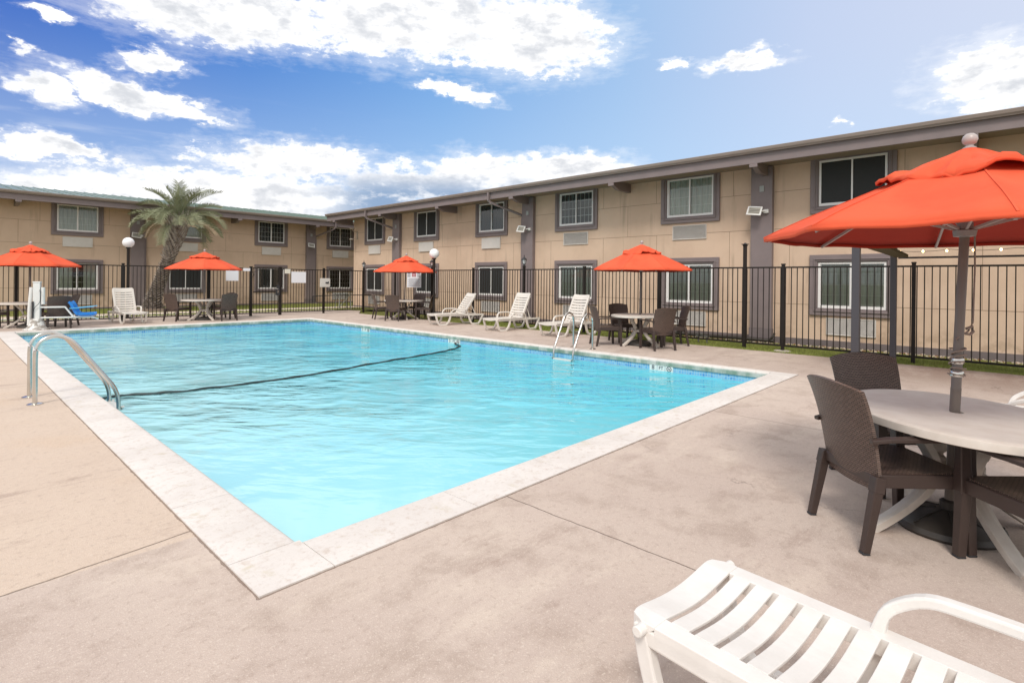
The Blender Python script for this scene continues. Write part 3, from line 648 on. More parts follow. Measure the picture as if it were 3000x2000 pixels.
    b.build('fascia', TRIM, root, .004)
    b = MB(); b.sweep([(x0-.02, 0, 0), (x1+.02, 0, 0)], [(OH+.05, 4.852), (OH+.05, 4.94), (OH+.062, 4.965), (OH+.17, 4.975), (OH+.175, 4.965), (OH+.16, 4.90), (OH+.13, 4.86), (OH+.13, 4.852)], mi=0)
    b.build('gutter', GUTTER, root)
    rise = .15; yr = 6.0
    b = MB(); n = int((x1-x0)/.41)
    b.add([(x0, -OH-.06, 4.965), (x1, -OH-.06, 4.965), (x1, yr, 4.965+rise*(yr+OH)), (x0, yr, 4.965+rise*(yr+OH)), (x0, 13.07, 4.965), (x1, 13.07, 4.965)], [(0, 1, 2, 3), (3, 2, 5, 4)])
    for i in range(n+1):
        x = x0+(x1-x0)*i/n; za = 4.965; zb = 4.965+rise*(yr+OH)
        b.add([(x-.012, -OH-.06, za), (x+.012, -OH-.06, za), (x+.012, yr, zb), (x-.012, yr, zb), (x-.012, -OH-.06, za+.035), (x+.012, -OH-.06, za+.035), (x+.012, yr, zb+.035), (x-.012, yr, zb+.035)], [(4, 5, 6, 7), (0, 1, 5, 4), (1, 2, 6, 5), (0, 4, 7, 3)])
    for x in (x0, x1): b.add([(x, -OH-.06, 4.955), (x, yr, 4.955+rise*(yr+OH)), (x, 13.07, 4.955), (x, 13.07, 4.75), (x, yr, 4.75+rise*(yr+OH)), (x, -OH-.06, 4.75)], [(0, 1, 4, 5), (1, 2, 3, 4)], 1)
    b.build('roof', [GREEN, TRIM], root)
    b = MB(); b.box(x0, -OH+.001, 4.70, x1, .02, 4.72); b.build('soffit', mat('soffit_paint', (.30, .24, .18), .9), root)
    for (x, p) in drains:
        b = MB(); b.bar([(x, -OH-.105, 4.86), (x, -OH-.105, 4.55), (x+(p-x)*.05, -OH-.04, 4.47), (p+(-.32 if p > x else .32), -.10, 4.02), (p+(-.325 if p > x else .325), -.07, 3.9), (p+(-.325 if p > x else .325), -.07, .05), (p+(-.33 if p > x else .33), -.20, -.06)], .07, .09, upv=(0, -1, .01)); b.build('downspout', TRIM, root)
    return root

# right wing: local x = -world y
wr = [(-24.38, 's', 's', 'plain'), (-20.05, 's', 'sd', 'plain'), (-15.75, 'd', 's', 'plain'), (-11.46, 'dg', 'cg', 'louv'), (-7.21, 'cg', 'cg', 'louv'), (-2.97, 's', 'cg', 'louv'), (1.32, 'cg', 'cg', 'louv')]
sm = []
for i, cx in enumerate([w_[0] for w_ in wr]):
    sm += [(cx+1.15, 4.0-.02, 4.7), (cx-1.2, 4.0-.02, 4.7)]
sm = [(-9.35, 2.97, 3.98), (-10.3, .95, 2.97), (-8.3, .95, 2.97), (-10.3, 3.98, 4.7), (-8.32, 3.98, 4.7), (-12.6, .95, 2.97), (-6.0, .95, 2.97), (-4.5+.1, .95, 2.97),
      (-1.9, 3.98, 4.7), (-1.95, 2.97, 3.98), (-1.9, .05, .95), (-17.9, .95, 2.97), (-18.9, 2.97, 3.98), (-17.9, 3.98, 4.7), (-16.9+.0, .95, 2.97), (-21.5, .95, 2.97), (-14.5, .95, 2.97), (-23.1, .95, 2.97), (-.5, .95, 2.97), (-5.9, 3.98, 4.7), (-.3, 2.97, 3.98)]
RW = wing('motel_wing', 'long tan two-storey motel wing along the right side behind the fence', (15.6, 0, 0), R(-90), -26.45, 3.6, wr, [-22.3, -13.65, -5.08], sm, (.95, 2.97, 3.98), [(-23.4, -22.3), (-14.75, -13.65)])
b = MB(); b.tube([(0, 0, 0), (0, -.22, .02), (0, -.3, .12)], .02); b.lathe([(.02, 0), (.10, .02), (.13, .06), (.13, .075)], (0, -.32, .12)); b.tube([(0, -.03, 0), (0, -.03, -.35), (0, -.30, -.38)], .018); b.lathe([(.02, .06), (.10, .03), (.12, 0)], (0, -.36, -.42)); b.box(-.05, -.03, -.4, .05, 0, .06)
b.build('eave_lamp', mat('weathered_white', (.52, .47, .40), .6, (.30, .25, .2), 12, .6), RW, loc=(-26.1, 0, 4.02))
# left wing: local = world axes
wl = [(.02, 'cg', 'cg', 'plain'), (4.35, 'ch', 'lrg', 'plain'), (8.70, 'c', 's', 'plain'), (13.03, 'dg', 'd', 'plain'), (17.33, 'dg', 'g', 'plain'), (21.66, 's', 's', 'plain')]
sm = [(2.35, 2.90, 3.88), (3.05, 3.88, 4.7), (5.9, .95, 2.9), (5.5, 3.88, 4.7), (10.6, 2.90, 3.88), (11.5, .95, 2.9), (14.2, .95, 2.9), (14.2, 2.9, 3.88), (1.6, .95, 2.9), (16.2, .95, 2.9), (10.0, .95, 2.9)]
LW = wing('motel_wing', 'tan two-storey motel wing with green metal roof across the far end', (0, 31.0, 0), 0, -3.2, 24.0, wl, [6.6, 15.33], sm, (.95, 2.90, 3.88), [(7.9, 6.6), (16.35, 15.33)])

# ------------------------------------------------------------------ fences
HF = 1.88
def post(b, x, y, h, t=.065): b.box(x-t/2, y-t/2, -.12, x+t/2, y+t/2, h); b.box(x-t/2-.008, y-t/2-.008, h, x+t/2+.008, y+t/2+.008, h+.025)
def panel_mesh(p, q_, h=HF, sp=.114):
    b = MB(); L = math.dist(p, q_); ux, uy = (q_[0]-p[0])/L, (q_[1]-p[1])/L; a = math.atan2(uy, ux)
    T = Matrix.Translation((p[0], p[1], 0)) @ Matrix.Rotation(a, 4, 'Z')
    b.box(.034, -.014, h-.045, L-.034, .014, h-.01, 0, T); b.box(.034, -.014, .085, L-.034, .014, .125, 0, T)
    n = int((L-.1)/sp); 
    for i in range(n+1):
        x = .05+(L-.1)*(i+.0)/n; b.box(x-.0085, -.0085, .126, x+.0085, .0085, h-.046, 0, T)
    return b
def lantern(parent, x, y, z, rz=0):
    b = MB(); b.lathe([(.03, 0), (.045, .01), (.03, .04), (.05, .06), (.055, .07)], seg=10)
    for k in range(6):
        a = k*PI/3; b.tube([(.05*math.cos(a), .05*math.sin(a), .07), (.085*math.cos(a), .085*math.sin(a), .21)], .005, 5)
    b.lathe([(.10, .205), (.10, .215), (.06, .25), (.03, .28), (.012, .29), (.012, .31), (.02, .325), (.006, .345), (.003, .40)], seg=12)
    o = b.build('lantern', BLACKI, parent, loc=(x, y, z))
    b = MB(); b.lathe([(.045, .072), (.075, .20)], seg=6, smooth=False); b.build('lantern_glass', mat('frosted_lantern_glass', (.55, .55, .56), .3), o)
RP = [(13.29, 21.66), (13.24, 19.13), (13.19, 16.6), (13.14, 14.17), (13.09, 11.69), (13.04, 9.26), (12.99, 6.82), (12.94, 4.61), (12.93, 3.77), (12.88, 1.41), (12.83, -1.0)]
F1 = thing('metal_fence', 'long black metal picket fence in front of the right building', 'fence', (13.0, 10, 0)); F1.location = (0, 0, 0)
HS = {0: 1.95, 2: 1.95, 4: 1.95, 7: 2.36}
for i, (x, y) in enumerate(RP):
    b = MB(); post(b, x, y, HS.get(i, 1.91), .07 if i in HS else .062); o = b.build('post', BLACK, F1)
    if i in (0, 2, 4): lantern(o, x, y, HS[i]+.02)
    if i == 7:
        b = MB(); b.lathe([(.03, 0), (.085, .01), (.085, .022), (.03, .03), (.02, .05)], (x, y, 2.385), 12); b.build('post_cap', BLACKI, o)
    if i == 8:
        b = MB(); b.lathe([(.17, -.02), (.18, .0), (.16, .015), (.1, .02)], (x-.02, y, -.015), 14, smooth=False); b.build('footing', CONC, o)
for p, q_ in zip(RP, RP[1:]):
    if abs(p[1]-q_[1]) < 5: panel_mesh(p, q_).build('picket_panel', BLACK, F1)
LP = [.85-2.5, 1.62, 4.24, 6.85, 8.35]
F2 = thing('metal_fence', 'black metal picket fence behind the pool left of the gate', 'fence')
YF = 21.7
for x in LP: b = MB(); post(b, x, YF, HF+.03, .07 if x < 8 else .085); b.build('post', BLACK, F2)
for a, c in zip(LP, LP[1:]): panel_mesh((a, YF), (c, YF)).build('picket_panel', BLACK, F2)
GT = thing('gate', 'closed black metal gate with lock box in the far fence', 'gate')
b = panel_mesh((8.39, YF), (9.45, YF), HF+.02, .115); b.box(8.43, YF-.016, .92, 9.41, YF+.016, .955); b.build('gate_leaf', BLACK, GT)
b = MB(); post(b, 9.49, YF, HF+.04, .095); b.build('post', BLACK, GT)
b = MB(); b.box(9.30, YF-.05, .80, 9.46, YF-.015, 1.08); b.box(9.34, YF-.07, 1.08, 9.44, YF-.015, 1.22); b.tube([(9.37, YF-.06, 1.22), (9.37, YF-.09, 1.30), (9.43, YF-.09, 1.30)], .012); o = b.build('lock_box', BLACKI, GT, .005)
b = MB(); b.box(9.36, YF-.056, .90, 9.42, YF-.0505, 1.0); b.tube([(9.28, YF-.09, 1.06), (9.38, YF-.09, 1.06)], .012); b.build('keypad_handle', STEEL, o)
b = MB(); b.tube([(8.40, YF-.05, 1.72), (8.44, YF-.06, 1.62), (8.42, YF-.06, 1.52), (8.38, YF-.05, 1.55)], .014); b.tube([(8.44, YF-.04, 1.70), (8.62, YF-.03, 1.80), (8.70, YF-.02, 1.86)], .01); b.build('gate_closer', BLACKI, GT)
F3 = thing('metal_fence', 'black metal picket fence between the gate and the lantern corner', 'fence')
for x in (11.37,): b = MB(); post(b, x, YF, HF+.03, .07); b.build('post', BLACK, F3)
panel_mesh((9.53, YF), (11.37, YF)).build('picket_panel', BLACK, F3); panel_mesh((11.37, YF), (13.29, YF)).build('picket_panel', BLACK, F3)

def plate(name, label, cat, x0, z0, x1, z1, m=PLATE, y=YF-.022):
    b = MB(); b.box(x0, y-.006, z0, x1, y, z1); o = b.build(name, m, bevel=.0015); return tag(o, label, cat, 'blank white signs on the far fence')
plate('sign', 'large blank white sign on the fence right of the palm umbrella', 'sign', 7.43, 1.37, 7.88, 1.84)
plate('sign', 'small blank white sign at the fence top beside the gate hinge post', 'sign', 8.05, 1.75, 8.32, 1.86)
plate('sign', 'small cream sign at the fence top just right of the gate', 'sign', 9.66, 1.68, 9.90, 1.86, mat('cream_plate', (.74, .70, .60), .5))
plate('sign', 'wide blank white sign on the fence between the gate and the switch box', 'sign', 9.94, 1.30, 10.56, 1.76)
t = thing('switch_box', 'white electrical switch box mounted on a far fence post', 'electrical box', (11.37, YF-.05, 1.12))
b = MB(); b.box(-.20, -.10, 0, .20, 0, .38); b.box(-.215, -.108, .03, .215, -.1002, .36); b.build('housing', mat('box_white', (.66, .64, .60), .5), t, .01)
b = MB(); b.box(.0, -.13, .16, .14, -.1085, .22); b.tube([(.05, -.13, .19), (.13, -.15, .24)], .014); b.build('switch_handle', BLACKI, t)

# rules sign on the right fence
t = thing('rules_sign', 'white pool rules sign with red heading hung on the right fence', 'sign', (13.19, 17.62, 0))
b = MB(); b.box(-.012, -.47, 1.17, -.004, .47, 1.78); t.location = (13.15, 17.68, 0); b.build('board', PLATE, t)
RED = mat('sign_red', (.42, .03, .05), .6); INK = mat('sign_ink', (.05, .06, .09), .6)
rotm = (R(90), 0, R(-90))
b = MB(); b.box(-.0145, -.13, 1.60, -.0125, .13, 1.745); b.build('red_heading', RED, t)
b = MB(); b.box(-.0160, -.10, 1.70, -.0147, .10, 1.715); b.box(-.0160, -.09, 1.655, -.0147, .09, 1.672); b.box(-.0160, -.10, 1.615, -.0147, .10, 1.628); b.build('heading_lines', PLATE, t)
for y_ in (.33, -.32):
    b = MB()
    for k in range(4): b.box(-.0145, y_-.10, 1.60+k*.045, -.0125, y_+.10, 1.62+k*.045)
    b.build('small_print', INK, t)
b = MB()
for k in range(8): b.box(-.0145, -.40+.02*(k % 3), 1.22+k*.042, -.0125, .40-.05*(k % 2), 1.231+k*.042)
b.build('small_print', INK, t)

# ------------------------------------------------------------------ globe lamps
def globe_lamp(label, x, y, h):
    t = thing('globe_lamp', label, 'lamp post', (x, y, 0), 0, 'black lamp posts with white globes')
    b = MB(); b.lathe([(.09, 0), (.09, .03), (.055, .05), (.05, .10), (.046, h-.25), (.046, h-.22), (.075, h-.20), (.075, h-.165)], seg=16); b.build('pole', BLACK, t)
    b = MB(); r = .185; b.lathe([(max(.01, r*math.sin(a)), h+r*-math.cos(a)) for a in [PI*k/14 for k in range(2, 15)]], seg=24); b.build('globe', GLOBE, t)
globe_lamp('black lamp post with white globe beside the centre umbrella', 12.62, 15.75, 2.46)
globe_lamp('black lamp post with white globe behind the left fence by the palm', 4.66, 23.1, 2.70)

# ------------------------------------------------------------------ palm
def palm():
    t = thing('palm_tree', 'leaning pindo palm with arching grey-green fronds by the left building', 'palm tree', (6.55, 28.0, 0))
    O = Vector((6.55, 28.0, 0))
    path = [(6.55, 28, -.05), (6.60, 28, .45), (6.74, 28, .95), (6.93, 28, 1.55), (7.10, 28, 2.1), (7.30, 28, 2.7), (7.46, 28, 3.25), (7.56, 28, 3.7), (7.60, 28, 4.0)]
    rad = [.50, .37, .30, .27, .27, .29, .34, .38, .27]
    def pt(s):
        s *= len(path)-1; i = min(int(s), len(path)-2); f = s-i
        return Vector(path[i]).lerp(Vector(path[i+1]), f)-O, rad[i]*(1-f)+rad[i+1]*f
    b = MB(); pts = []; sc_ = []
    for k in range(41): p, r = pt(k/40); pts.append(p); sc_.append(r*(.86+.05*math.sin(k*2.4)))
    b.tube(pts, 1.0, 18, scales=sc_); b.build('trunk', BARK, t)
    # old leaf bases in spirals: short and pale low down, long spikes near the crown
    b = MB()
    for k in range(560):
        s = (k+.5)/560; a = k*2.39996; p, r = pt(s); n = Vector((math.cos(a), math.sin(a), 0))
        L = (.10+.05*random.random()) if s < .55 else (.16+.34*(s-.55)/.45+.08*random.random())
        upk = .5 if s < .55 else 1.1+1.6*(s-.55)
        d_ = (n+Vector((0, 0, upk))).normalized(); q0 = p+n*r*.72; q1 = q0+d_*L
        wd = .085 if s < .55 else .06
        sd_ = Vector((-n.y, n.x, 0)); th = n*.02
        b.add([q0-sd_*wd-th, q0+sd_*wd-th, q0+sd_*wd+th*1.5, q0-sd_*wd+th*1.5, q1-sd_*wd*.35-th*.3, q1+sd_*wd*.35-th*.3, q1+sd_*wd*.3+th*.5, q1-sd_*wd*.3+th*.5],
              [(0, 1, 5, 4), (1, 2, 6, 5), (2, 3, 7, 6), (3, 0, 4, 7), (4, 5, 6, 7)], 0)
    b.build('leaf_bases', BOOT, t)
    top, _ = pt(1.0); top = top+Vector((-.02, 0, -.05))
    rnd = random.Random(3)
    def frond(b, az_, el0, L, droop, mi):
        n = 22; p = top.copy(); a = az_; e_ = el0; pts = []; 
        for i in range(n+1):
            pts.append(p.copy()); f = i/n; ee = e_-droop*(f**1.25)
            dd = Vector((math.cos(a)*math.cos(ee), math.sin(a)*math.cos(ee), math.sin(ee))); p = p+dd*(L/n)
        b.bar(pts, .035, .022, mi, scales=[1-.75*i/n for i in range(n+1)])
        for i in range(4, n+1):
            for sub in (0, .5)[:2 if i > 9 else 1]:
                f = (i+sub)/n
                if f > 1: continue
                j = min(i, n-1); q0 = pts[i].lerp(pts[min(i+1, n)], sub); tg = (pts[j+1]-pts[j]).normalized() if j < n else tg
                sd_ = tg.cross(Vector((0, 0, 1))); 
                if sd_.length < .1: sd_ = Vector((math.sin(a), -math.cos(a), 0))
                sd_.normalize(); un = sd_.cross(tg).normalized()
                ll = .56*math.sin(PI*min(1, (f-.12)/.95)*.85+.3)**.6*(.8+.4*rnd.random())
                for s_ in (-1, 1):
                    d1 = (sd_*s_*.75+tg*.75+un*(.55+.25*rnd.random())).normalized(); mid = q0+d1*ll*.5
                    d2 = (sd_*s_*.75+tg*.8+un*.05-Vector((0, 0, .35*rnd.random()))).normalized(); end = mid+d2*ll*.5
                    wn = tg*.014
                    b.add([q0-wn, q0+wn, mid+wn*1.0, end, mid-wn*1.0], [(0, 1, 2, 4), (4, 2, 3)], mi)
    k = 0
    for ring, (cnt, el0, L, dr) in enumerate(((6, 80, 1.7, 45), (8, 62, 2.0, 72), (10, 43, 2.15, 88), (11, 25, 2.05, 80), (8, 8, 1.7, 60))):
        for i in range(cnt):
            b = MB(); a = 2*PI*(i+.5*ring)/cnt+rnd.uniform(-.2, .2)
            frond(b, a, R(el0+rnd.uniform(-13, 13)), L*rnd.uniform(.82, 1.25), R(dr+rnd.uniform(-20, 22)), 0)
            b.build('frond', FRONDD if ring == 4 and i % 3 else FROND, t); k += 1
    b = MB(); b.lathe([(1.05, -.03), (.95, .02), (.5, .09), (.05, .1)], (0, 0, 0), 20); b.build('mulch_ring', mat('mulch', (.10, .07, .05), .95, (.22, .17, .13), 9, .7, .8, 30), t)
palm()

# ------------------------------------------------------------------ umbrellas
def umbrella(label, loc, rz, lean=(0, 0), group='red patio umbrellas on the deck', seed=1, rim=1.80, peak=2.36, RR=1.19):
    t = thing('patio_umbrella', label, 'umbrella', loc, 0, group)
    rnd = random.Random(seed)
    lx, ly = lean     # how far the pole's tip leans
    T = Matrix.Identity(4); T[0][2] = lx/2.4; T[1][2] = ly/2.4
    def tilt(o): 
        o.data.transform(T); return o
    nA, nR = 8, 12; V = []; Fc = []; n = 8*nA
    def rim_r(th):
        k = ((th/(PI/4)) % 1)-.5; base = RR*math.cos(PI/8)/math.cos(k*PI/4); return base-.022*(1-(2*abs(k))**2), k
    b = MB()
    for i in range(nR+1):
        f = i/nR
        for j in range(n):
            th = 2*PI*j/n; r1, k = rim_r(th); r = .035+(r1-.035)*f
            z = peak+(rim-peak)*(f**.93)-.022*max(0, (f-.72)/.28)**2*(2*abs(k))**3; sag = (1-(2*abs(k))**2)
            z -= .035*sag*math.sin(PI*min(1, f*1.02))*f; z -= (.030+.012*noise.noise((j*.31+seed, 0, 0)))*sag*(f**6)
            z += .004*noise.noise((r*4*math.cos(th)+seed, r*4*math.sin(th), 3))*f
            V.append((r*math.cos(th+rz), r*math.sin(th+rz), z))
    for i in range(nR):
        for j in range(n): Fc.append((i*n+j, i*n+(j+1) % n, (i+1)*n+(j+1) % n, (i+1)*n+j))
    b.add(V, Fc, 0, True)
    for k_ in range(8):
        b.bar([(V[i*n+k_*nA][0], V[i*n+k_*nA][1], V[i*n+k_*nA][2]+.002) for i in range(2, nR+1)], .009, .004)
    # hem
    hv = [V[nR*n+j] for j in range(n)]; hv += [(x*.997, y*.997, z-.028) for x, y, z in hv[:n]]
    b.add(hv, [(j, (j+1) % n, n+(j+1) % n, n+j) for j in range(n)], 0, True)
    cnp = b.build('canopy', [FABRIC, UNDERSHADE], t); 
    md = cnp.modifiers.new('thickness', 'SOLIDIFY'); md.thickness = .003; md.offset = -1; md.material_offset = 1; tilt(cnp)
    b = MB(); V = []; Fc = []; nR2 = 9
    for i in range(nR2+1):
        f = i/nR2
        for j in range(n):
            th = 2*PI*j/n; r1, k = rim_r(th); r = .03+(.475*r1/RR-.03)*f*(1+.02*math.sin(th*5+seed))
            fz = (r-.035)/(r1-.035); z = peak+(rim-peak)*(max(0, fz)**.93)+.018+.010*f; sag = (1-(2*abs(k))**2)
            z += -.004*sag*f+.060*f*noise.noise((math.cos(th)*4.2+seed*3, math.sin(th)*4.2, f*1.6))+.045*f*noise.noise((math.cos(th)*7+seed*3, math.sin(th)*7, f*4))+.010*math.sin(PI*f)*noise.noise((math.cos(th)*14, math.sin(th)*14, seed))+(.034*sag*(f**3))*math.sin(th*3+seed)+.012*f
            V.append((r*math.cos(th+rz), r*math.sin(th+rz), z))
    for i in range(nR2):
        for j in range(n): Fc.append((i*n+j, i*n+(j+1) % n, (i+1)*n+(j+1) % n, (i+1)*n+j))
    b.add(V, Fc, 0, True)
    hv = [V[nR2*n+j] for j in range(n)]; hv += [(x*.99, y*.99, z-.022) for x, y, z in hv[:n]]
    b.add(hv, [(j, (j+1) % n, n+(j+1) % n, n+j) for j in range(n)], 0, True)
    v = b.build('vent_flap', FABRIC, cnp); md = v.modifiers.new('thickness', 'SOLIDIFY'); md.thickness = .003; tilt(v)
    b = MB(); b.lathe([(.012, 0), (.034, .004), (.034, .010), (.019, .018), (.019, .025), (.034, .038), (.0405, .060), (.034, .082), (.019, .095), (.004, .099)], (0, 0, peak+.012), 20); tilt(b.build('finial', mat('pewter_finial', (.42, .38, .37), .35), t))
    b = MB(); b.lathe([(.027, .05), (.027, .86), (.0275, .865), (.0255, .87), (.0245, peak)], seg=16); tilt(b.build('pole', POLE, t))
    hubz = rim+.0
    b = MB(); b.lathe([(.026, hubz-.05), (.055, hubz-.045), (.06, hubz-.01), (.04, hubz+.0), (.04, hubz+.04), (.026, hubz+.045)], seg=16); tilt(b.build('hub', mat('hub_grey', (.28, .26, .26), .5), t))
    for k in range(8):
        th = k*PI/4+rz+0.0; thv = th+0*PI/8
        c_, s_ = math.cos(thv), math.sin(thv)
        # vertices of the canopy lie where k = +-.5, i.e. at multiples of 45 degrees
        r_ = RR-.03; zz = lambda f: peak+(rim-peak)*(f**.93)-.026
        b = MB(); b.bar([(f_*r_*c_, f_*r_*s_, zz(f_)-.006-.016*max(0, (f_-.7)/.3)**1.2) for f_ in (.05, .2, .35, .5, .65, .78, .88, .95, 1.0)], .014, .018); o = b.build('rib', RIB, t); tilt(o)
        b = MB(); b.bar([(.05*c_, .05*s_, hubz), (.56*r_*c_, .56*r_*s_, zz(.56)-.008)], .012, .016); tilt(b.build('strut', RIB, o))
    b = MB(); seg_ = 28; prof = [(.27, 0), (.285, .02), (.275, .05), (.22, .085), (.12, .11), (.045, .125), (.045, .17), (.032, .18)]; b.lathe(prof, seg=seg_)
    for k in range(8):
        a = k*PI/4+.2; b.bar([(.06*math.cos(a), .06*math.sin(a), .122), (.16*math.cos(a), .16*math.sin(a), .103), (.262*math.cos(a), .262*math.sin(a), .062)], .012, .012)
    b.build('weighted_base', BASE, t)
    return t, T
def cord_pts(wind0, wind1, turns, r, T):
    pts = []
    for i in range(int(turns*16)+1):
        f = i/(turns*16); z = wind0+(wind1-wind0)*f; a = 2*PI*turns*f
        rr = r*(1+.16*math.sin(a*1.37)); pts.append(T @ Vector((rr*math.cos(a), rr*math.sin(a), z+.012*math.sin(a*.9))))
    return pts
U, T = umbrella('large near red umbrella over the white table at right', (4.268, .284, 0), R(147), (.075, -.080), seed=4, rim=1.845, peak=2.325, RR=1.13)
b = MB(); b.tube(cord_pts(.93, 1.12, 5.3, .037, T), .0052, 6); b.tube([T @ Vector(p) for p in ((.037, 0, 1.12), (-.045, .01, 1.17), (.05, -.04, 1.215), (.055, -.06, 1.27), (.05, -.055, 1.6), (.04, -.045, 1.85))], .0048, 6)
b.tube([T @ Vector(p) for p in ((.04, -.03, 1.23), (.062, -.058, 1.245), (.068, -.064, 1.215), (.05, -.05, 1.195), (.036, -.03, 1.20))], .009, 6); b.build('pull_cord', CORD, U)
b = MB(); b.lathe([(.0315, 1.015), (.034, 1.02), (.034, 1.045), (.0315, 1.05)], (0.0, 0, 0), 14); o = b.build('steel_clamp', STEEL, U); o.data.transform(T); b = MB(); b.lathe([(.0315, .935), (.035, .94), (.035, .965), (.0315, .97)], (0, 0, 0), 14); o = b.build('steel_clamp', STEEL, U); o.data.transform(T)
umbs = [('red umbrella over the brown chairs right of the three loungers', (11.38, 6.47), 10, (.02, -.02), 2), ('red umbrella in front of the rules sign at the pool corner', (12.0, 16.75), 20, (.05, -.05), 3),
        ('red umbrella in front of the leaning palm trunk', (6.40, 20.72), 28, (.0, .0), 5), ('red umbrella at the left edge behind the pool lift', (1.83, 20.70), 23, (.01, 0), 6)]
for lab, (x, y), rz, ln, sd_ in umbs:
    u, T_ = umbrella(lab, (x, y, 0), R(rz), ln, seed=sd_)
    if sd_ == 2:
        b = MB(); b.tube(cord_pts(.95, 1.1, 3, .034, T_), .005, 5); b.tube([T_ @ Vector(p) for p in ((-.034, 0, 1.1), (-.05, 0, 1.25), (-.03, .0, 1.45), (-.05, .02, 1.6), (-.03, 0, 1.8))], .004, 5); b.build('pull_cord', CORD, u)

# ------------------------------------------------------------------ tables
def oval(a, c, n, z): return [(a*math.cos(2*PI*i/n), c*math.sin(2*PI*i/n), z) for i in range(n)]
def table(label, loc, rz, a=.73, c=.55, seg=56):
    t = thing('patio_table', label, 'table', (*loc, 0), rz, 'white resin tables under the umbrellas')
    b = MB(); rings = [(.06/a, .722), (.93, .722), (.955, .7215), (.962, .7185), (.985, .7195), (.997, .714), (1.0, .705), (1.0, .672), (.985, .668), (.975, .69), (.05, .695)]
    V = []; F = []
    for (f, z) in rings:
        for i in range(seg):
            an = 2*PI*i/seg; fx = 1-(1-f)*1.0; V.append((a*f*math.cos(an) if f > .2 else .035*math.cos(an), c*f*math.sin(an) if f > .2 else .035*math.sin(an), z))
    for r_ in range(len(rings)-1):
        for i in range(seg): F.append((r_*seg+i, r_*seg+(i+1) % seg, (r_+1)*seg+(i+1) % seg, (r_+1)*seg+i))
    F += [((len(rings)-1)*seg+i, (len(rings)-1)*seg+(i+1) % seg, (i+1) % seg, i) for i in range(seg)]
    b.add(V, F, 0, True); b.build('tabletop', TABLE, t)
    for k in range(4):
        an = R((3, 101, 183, 281)[k]); ca, sa = math.cos(an), math.sin(an); pts = []; scl = []
        for i in range(15):
            f = i/14; z = .685*(1-f); r_ = .13+.36*abs(2*(f-.46))**1.7 if f > .46 else .13+.24*abs(2*(.46-f))**1.6
            pts.append((r_*ca, r_*sa, z)); scl.append((1.0+.25*(1-f), 1.0))
        pts[-1] = (pts[-1][0], pts[-1][1], 0)
        b = MB(); b.sweep(pts, [(-.035, -.022), (.035, -.022), (.035, .022), (.012, .028), (-.012, .028), (-.035, .022)], upv=(0, 0, 1), scales=scl); b.build('leg', TABLE, t, .004)
    b = MB(); b.lathe([(.045, .30), (.15, .32), (.15, .36), (.045, .38)], seg=20); b.build('pole_collar', TABLE, t)
    return t
T0 = table('near white oval table under the large red umbrella', (4.27, .25), R(33))
T1 = dup(T0, (11.38, 6.47, 0), R(-20), 'white table with brown chairs right of the three loungers')
dup(T0, (12.0, 16.75, 0), R(-35), 'white table under the umbrella in front of the rules sign')
dup(T0, (6.40, 20.72, 0), R(5), 'white table under the umbrella in front of the palm')
dup(T0, (1.83, 20.70, 0), R(-5), 'white table behind the pool lift at the left edge')

# ------------------------------------------------------------------ wicker chairs
def grid_uv(o, nu, nv, U_, V_):
    me = o.data; uvl = me.uv_layers.new(name='UVMap')
    for lp in me.loops:
        i = lp.vertex_index % (nu*nv); uvl.data[lp.index].uv = (U_[i % nu], V_[i//nu])
def shell(name, fn, nu, nv, u0, u1, v0, v1, th, mat_, parent):
    """surface fn(u, v) -> (point, normal) with real thickness and uv in metres"""
    b = MB(); P1, P2 = [], []; us = [u0+(u1-u0)*i/(nu-1) for i in range(nu)]; vs = [v0+(v1-v0)*j/(nv-1) for j in range(nv)]
    for v in vs:
        for u in us:
            p, n = fn(u, v); P1.append(p+n*th/2); P2.append(p-n*th/2)
    F = []
    for j in range(nv-1):
        for i in range(nu-1):
            a = j*nu+i; F.append((a, a+1, a+nu+1, a+nu)); F.append((a+nu*nv, a+nu+nu*nv, a+nu+1+nu*nv, a+1+nu*nv))
    for i in range(nu-1):
        for j in (0, nv-1): a = j*nu+i; F.append((a, a+nu*nv, a+1+nu*nv, a+1))
    for j in range(nv-1):
        for i in (0, nu-1): a = j*nu+i; F.append((a, a+nu, a+nu+nu*nv, a+nu*nv))
    b.add(P1+P2, F, 0, True); o = b.build(name, mat_, parent); grid_uv(o, nu, nv, us, vs); return o
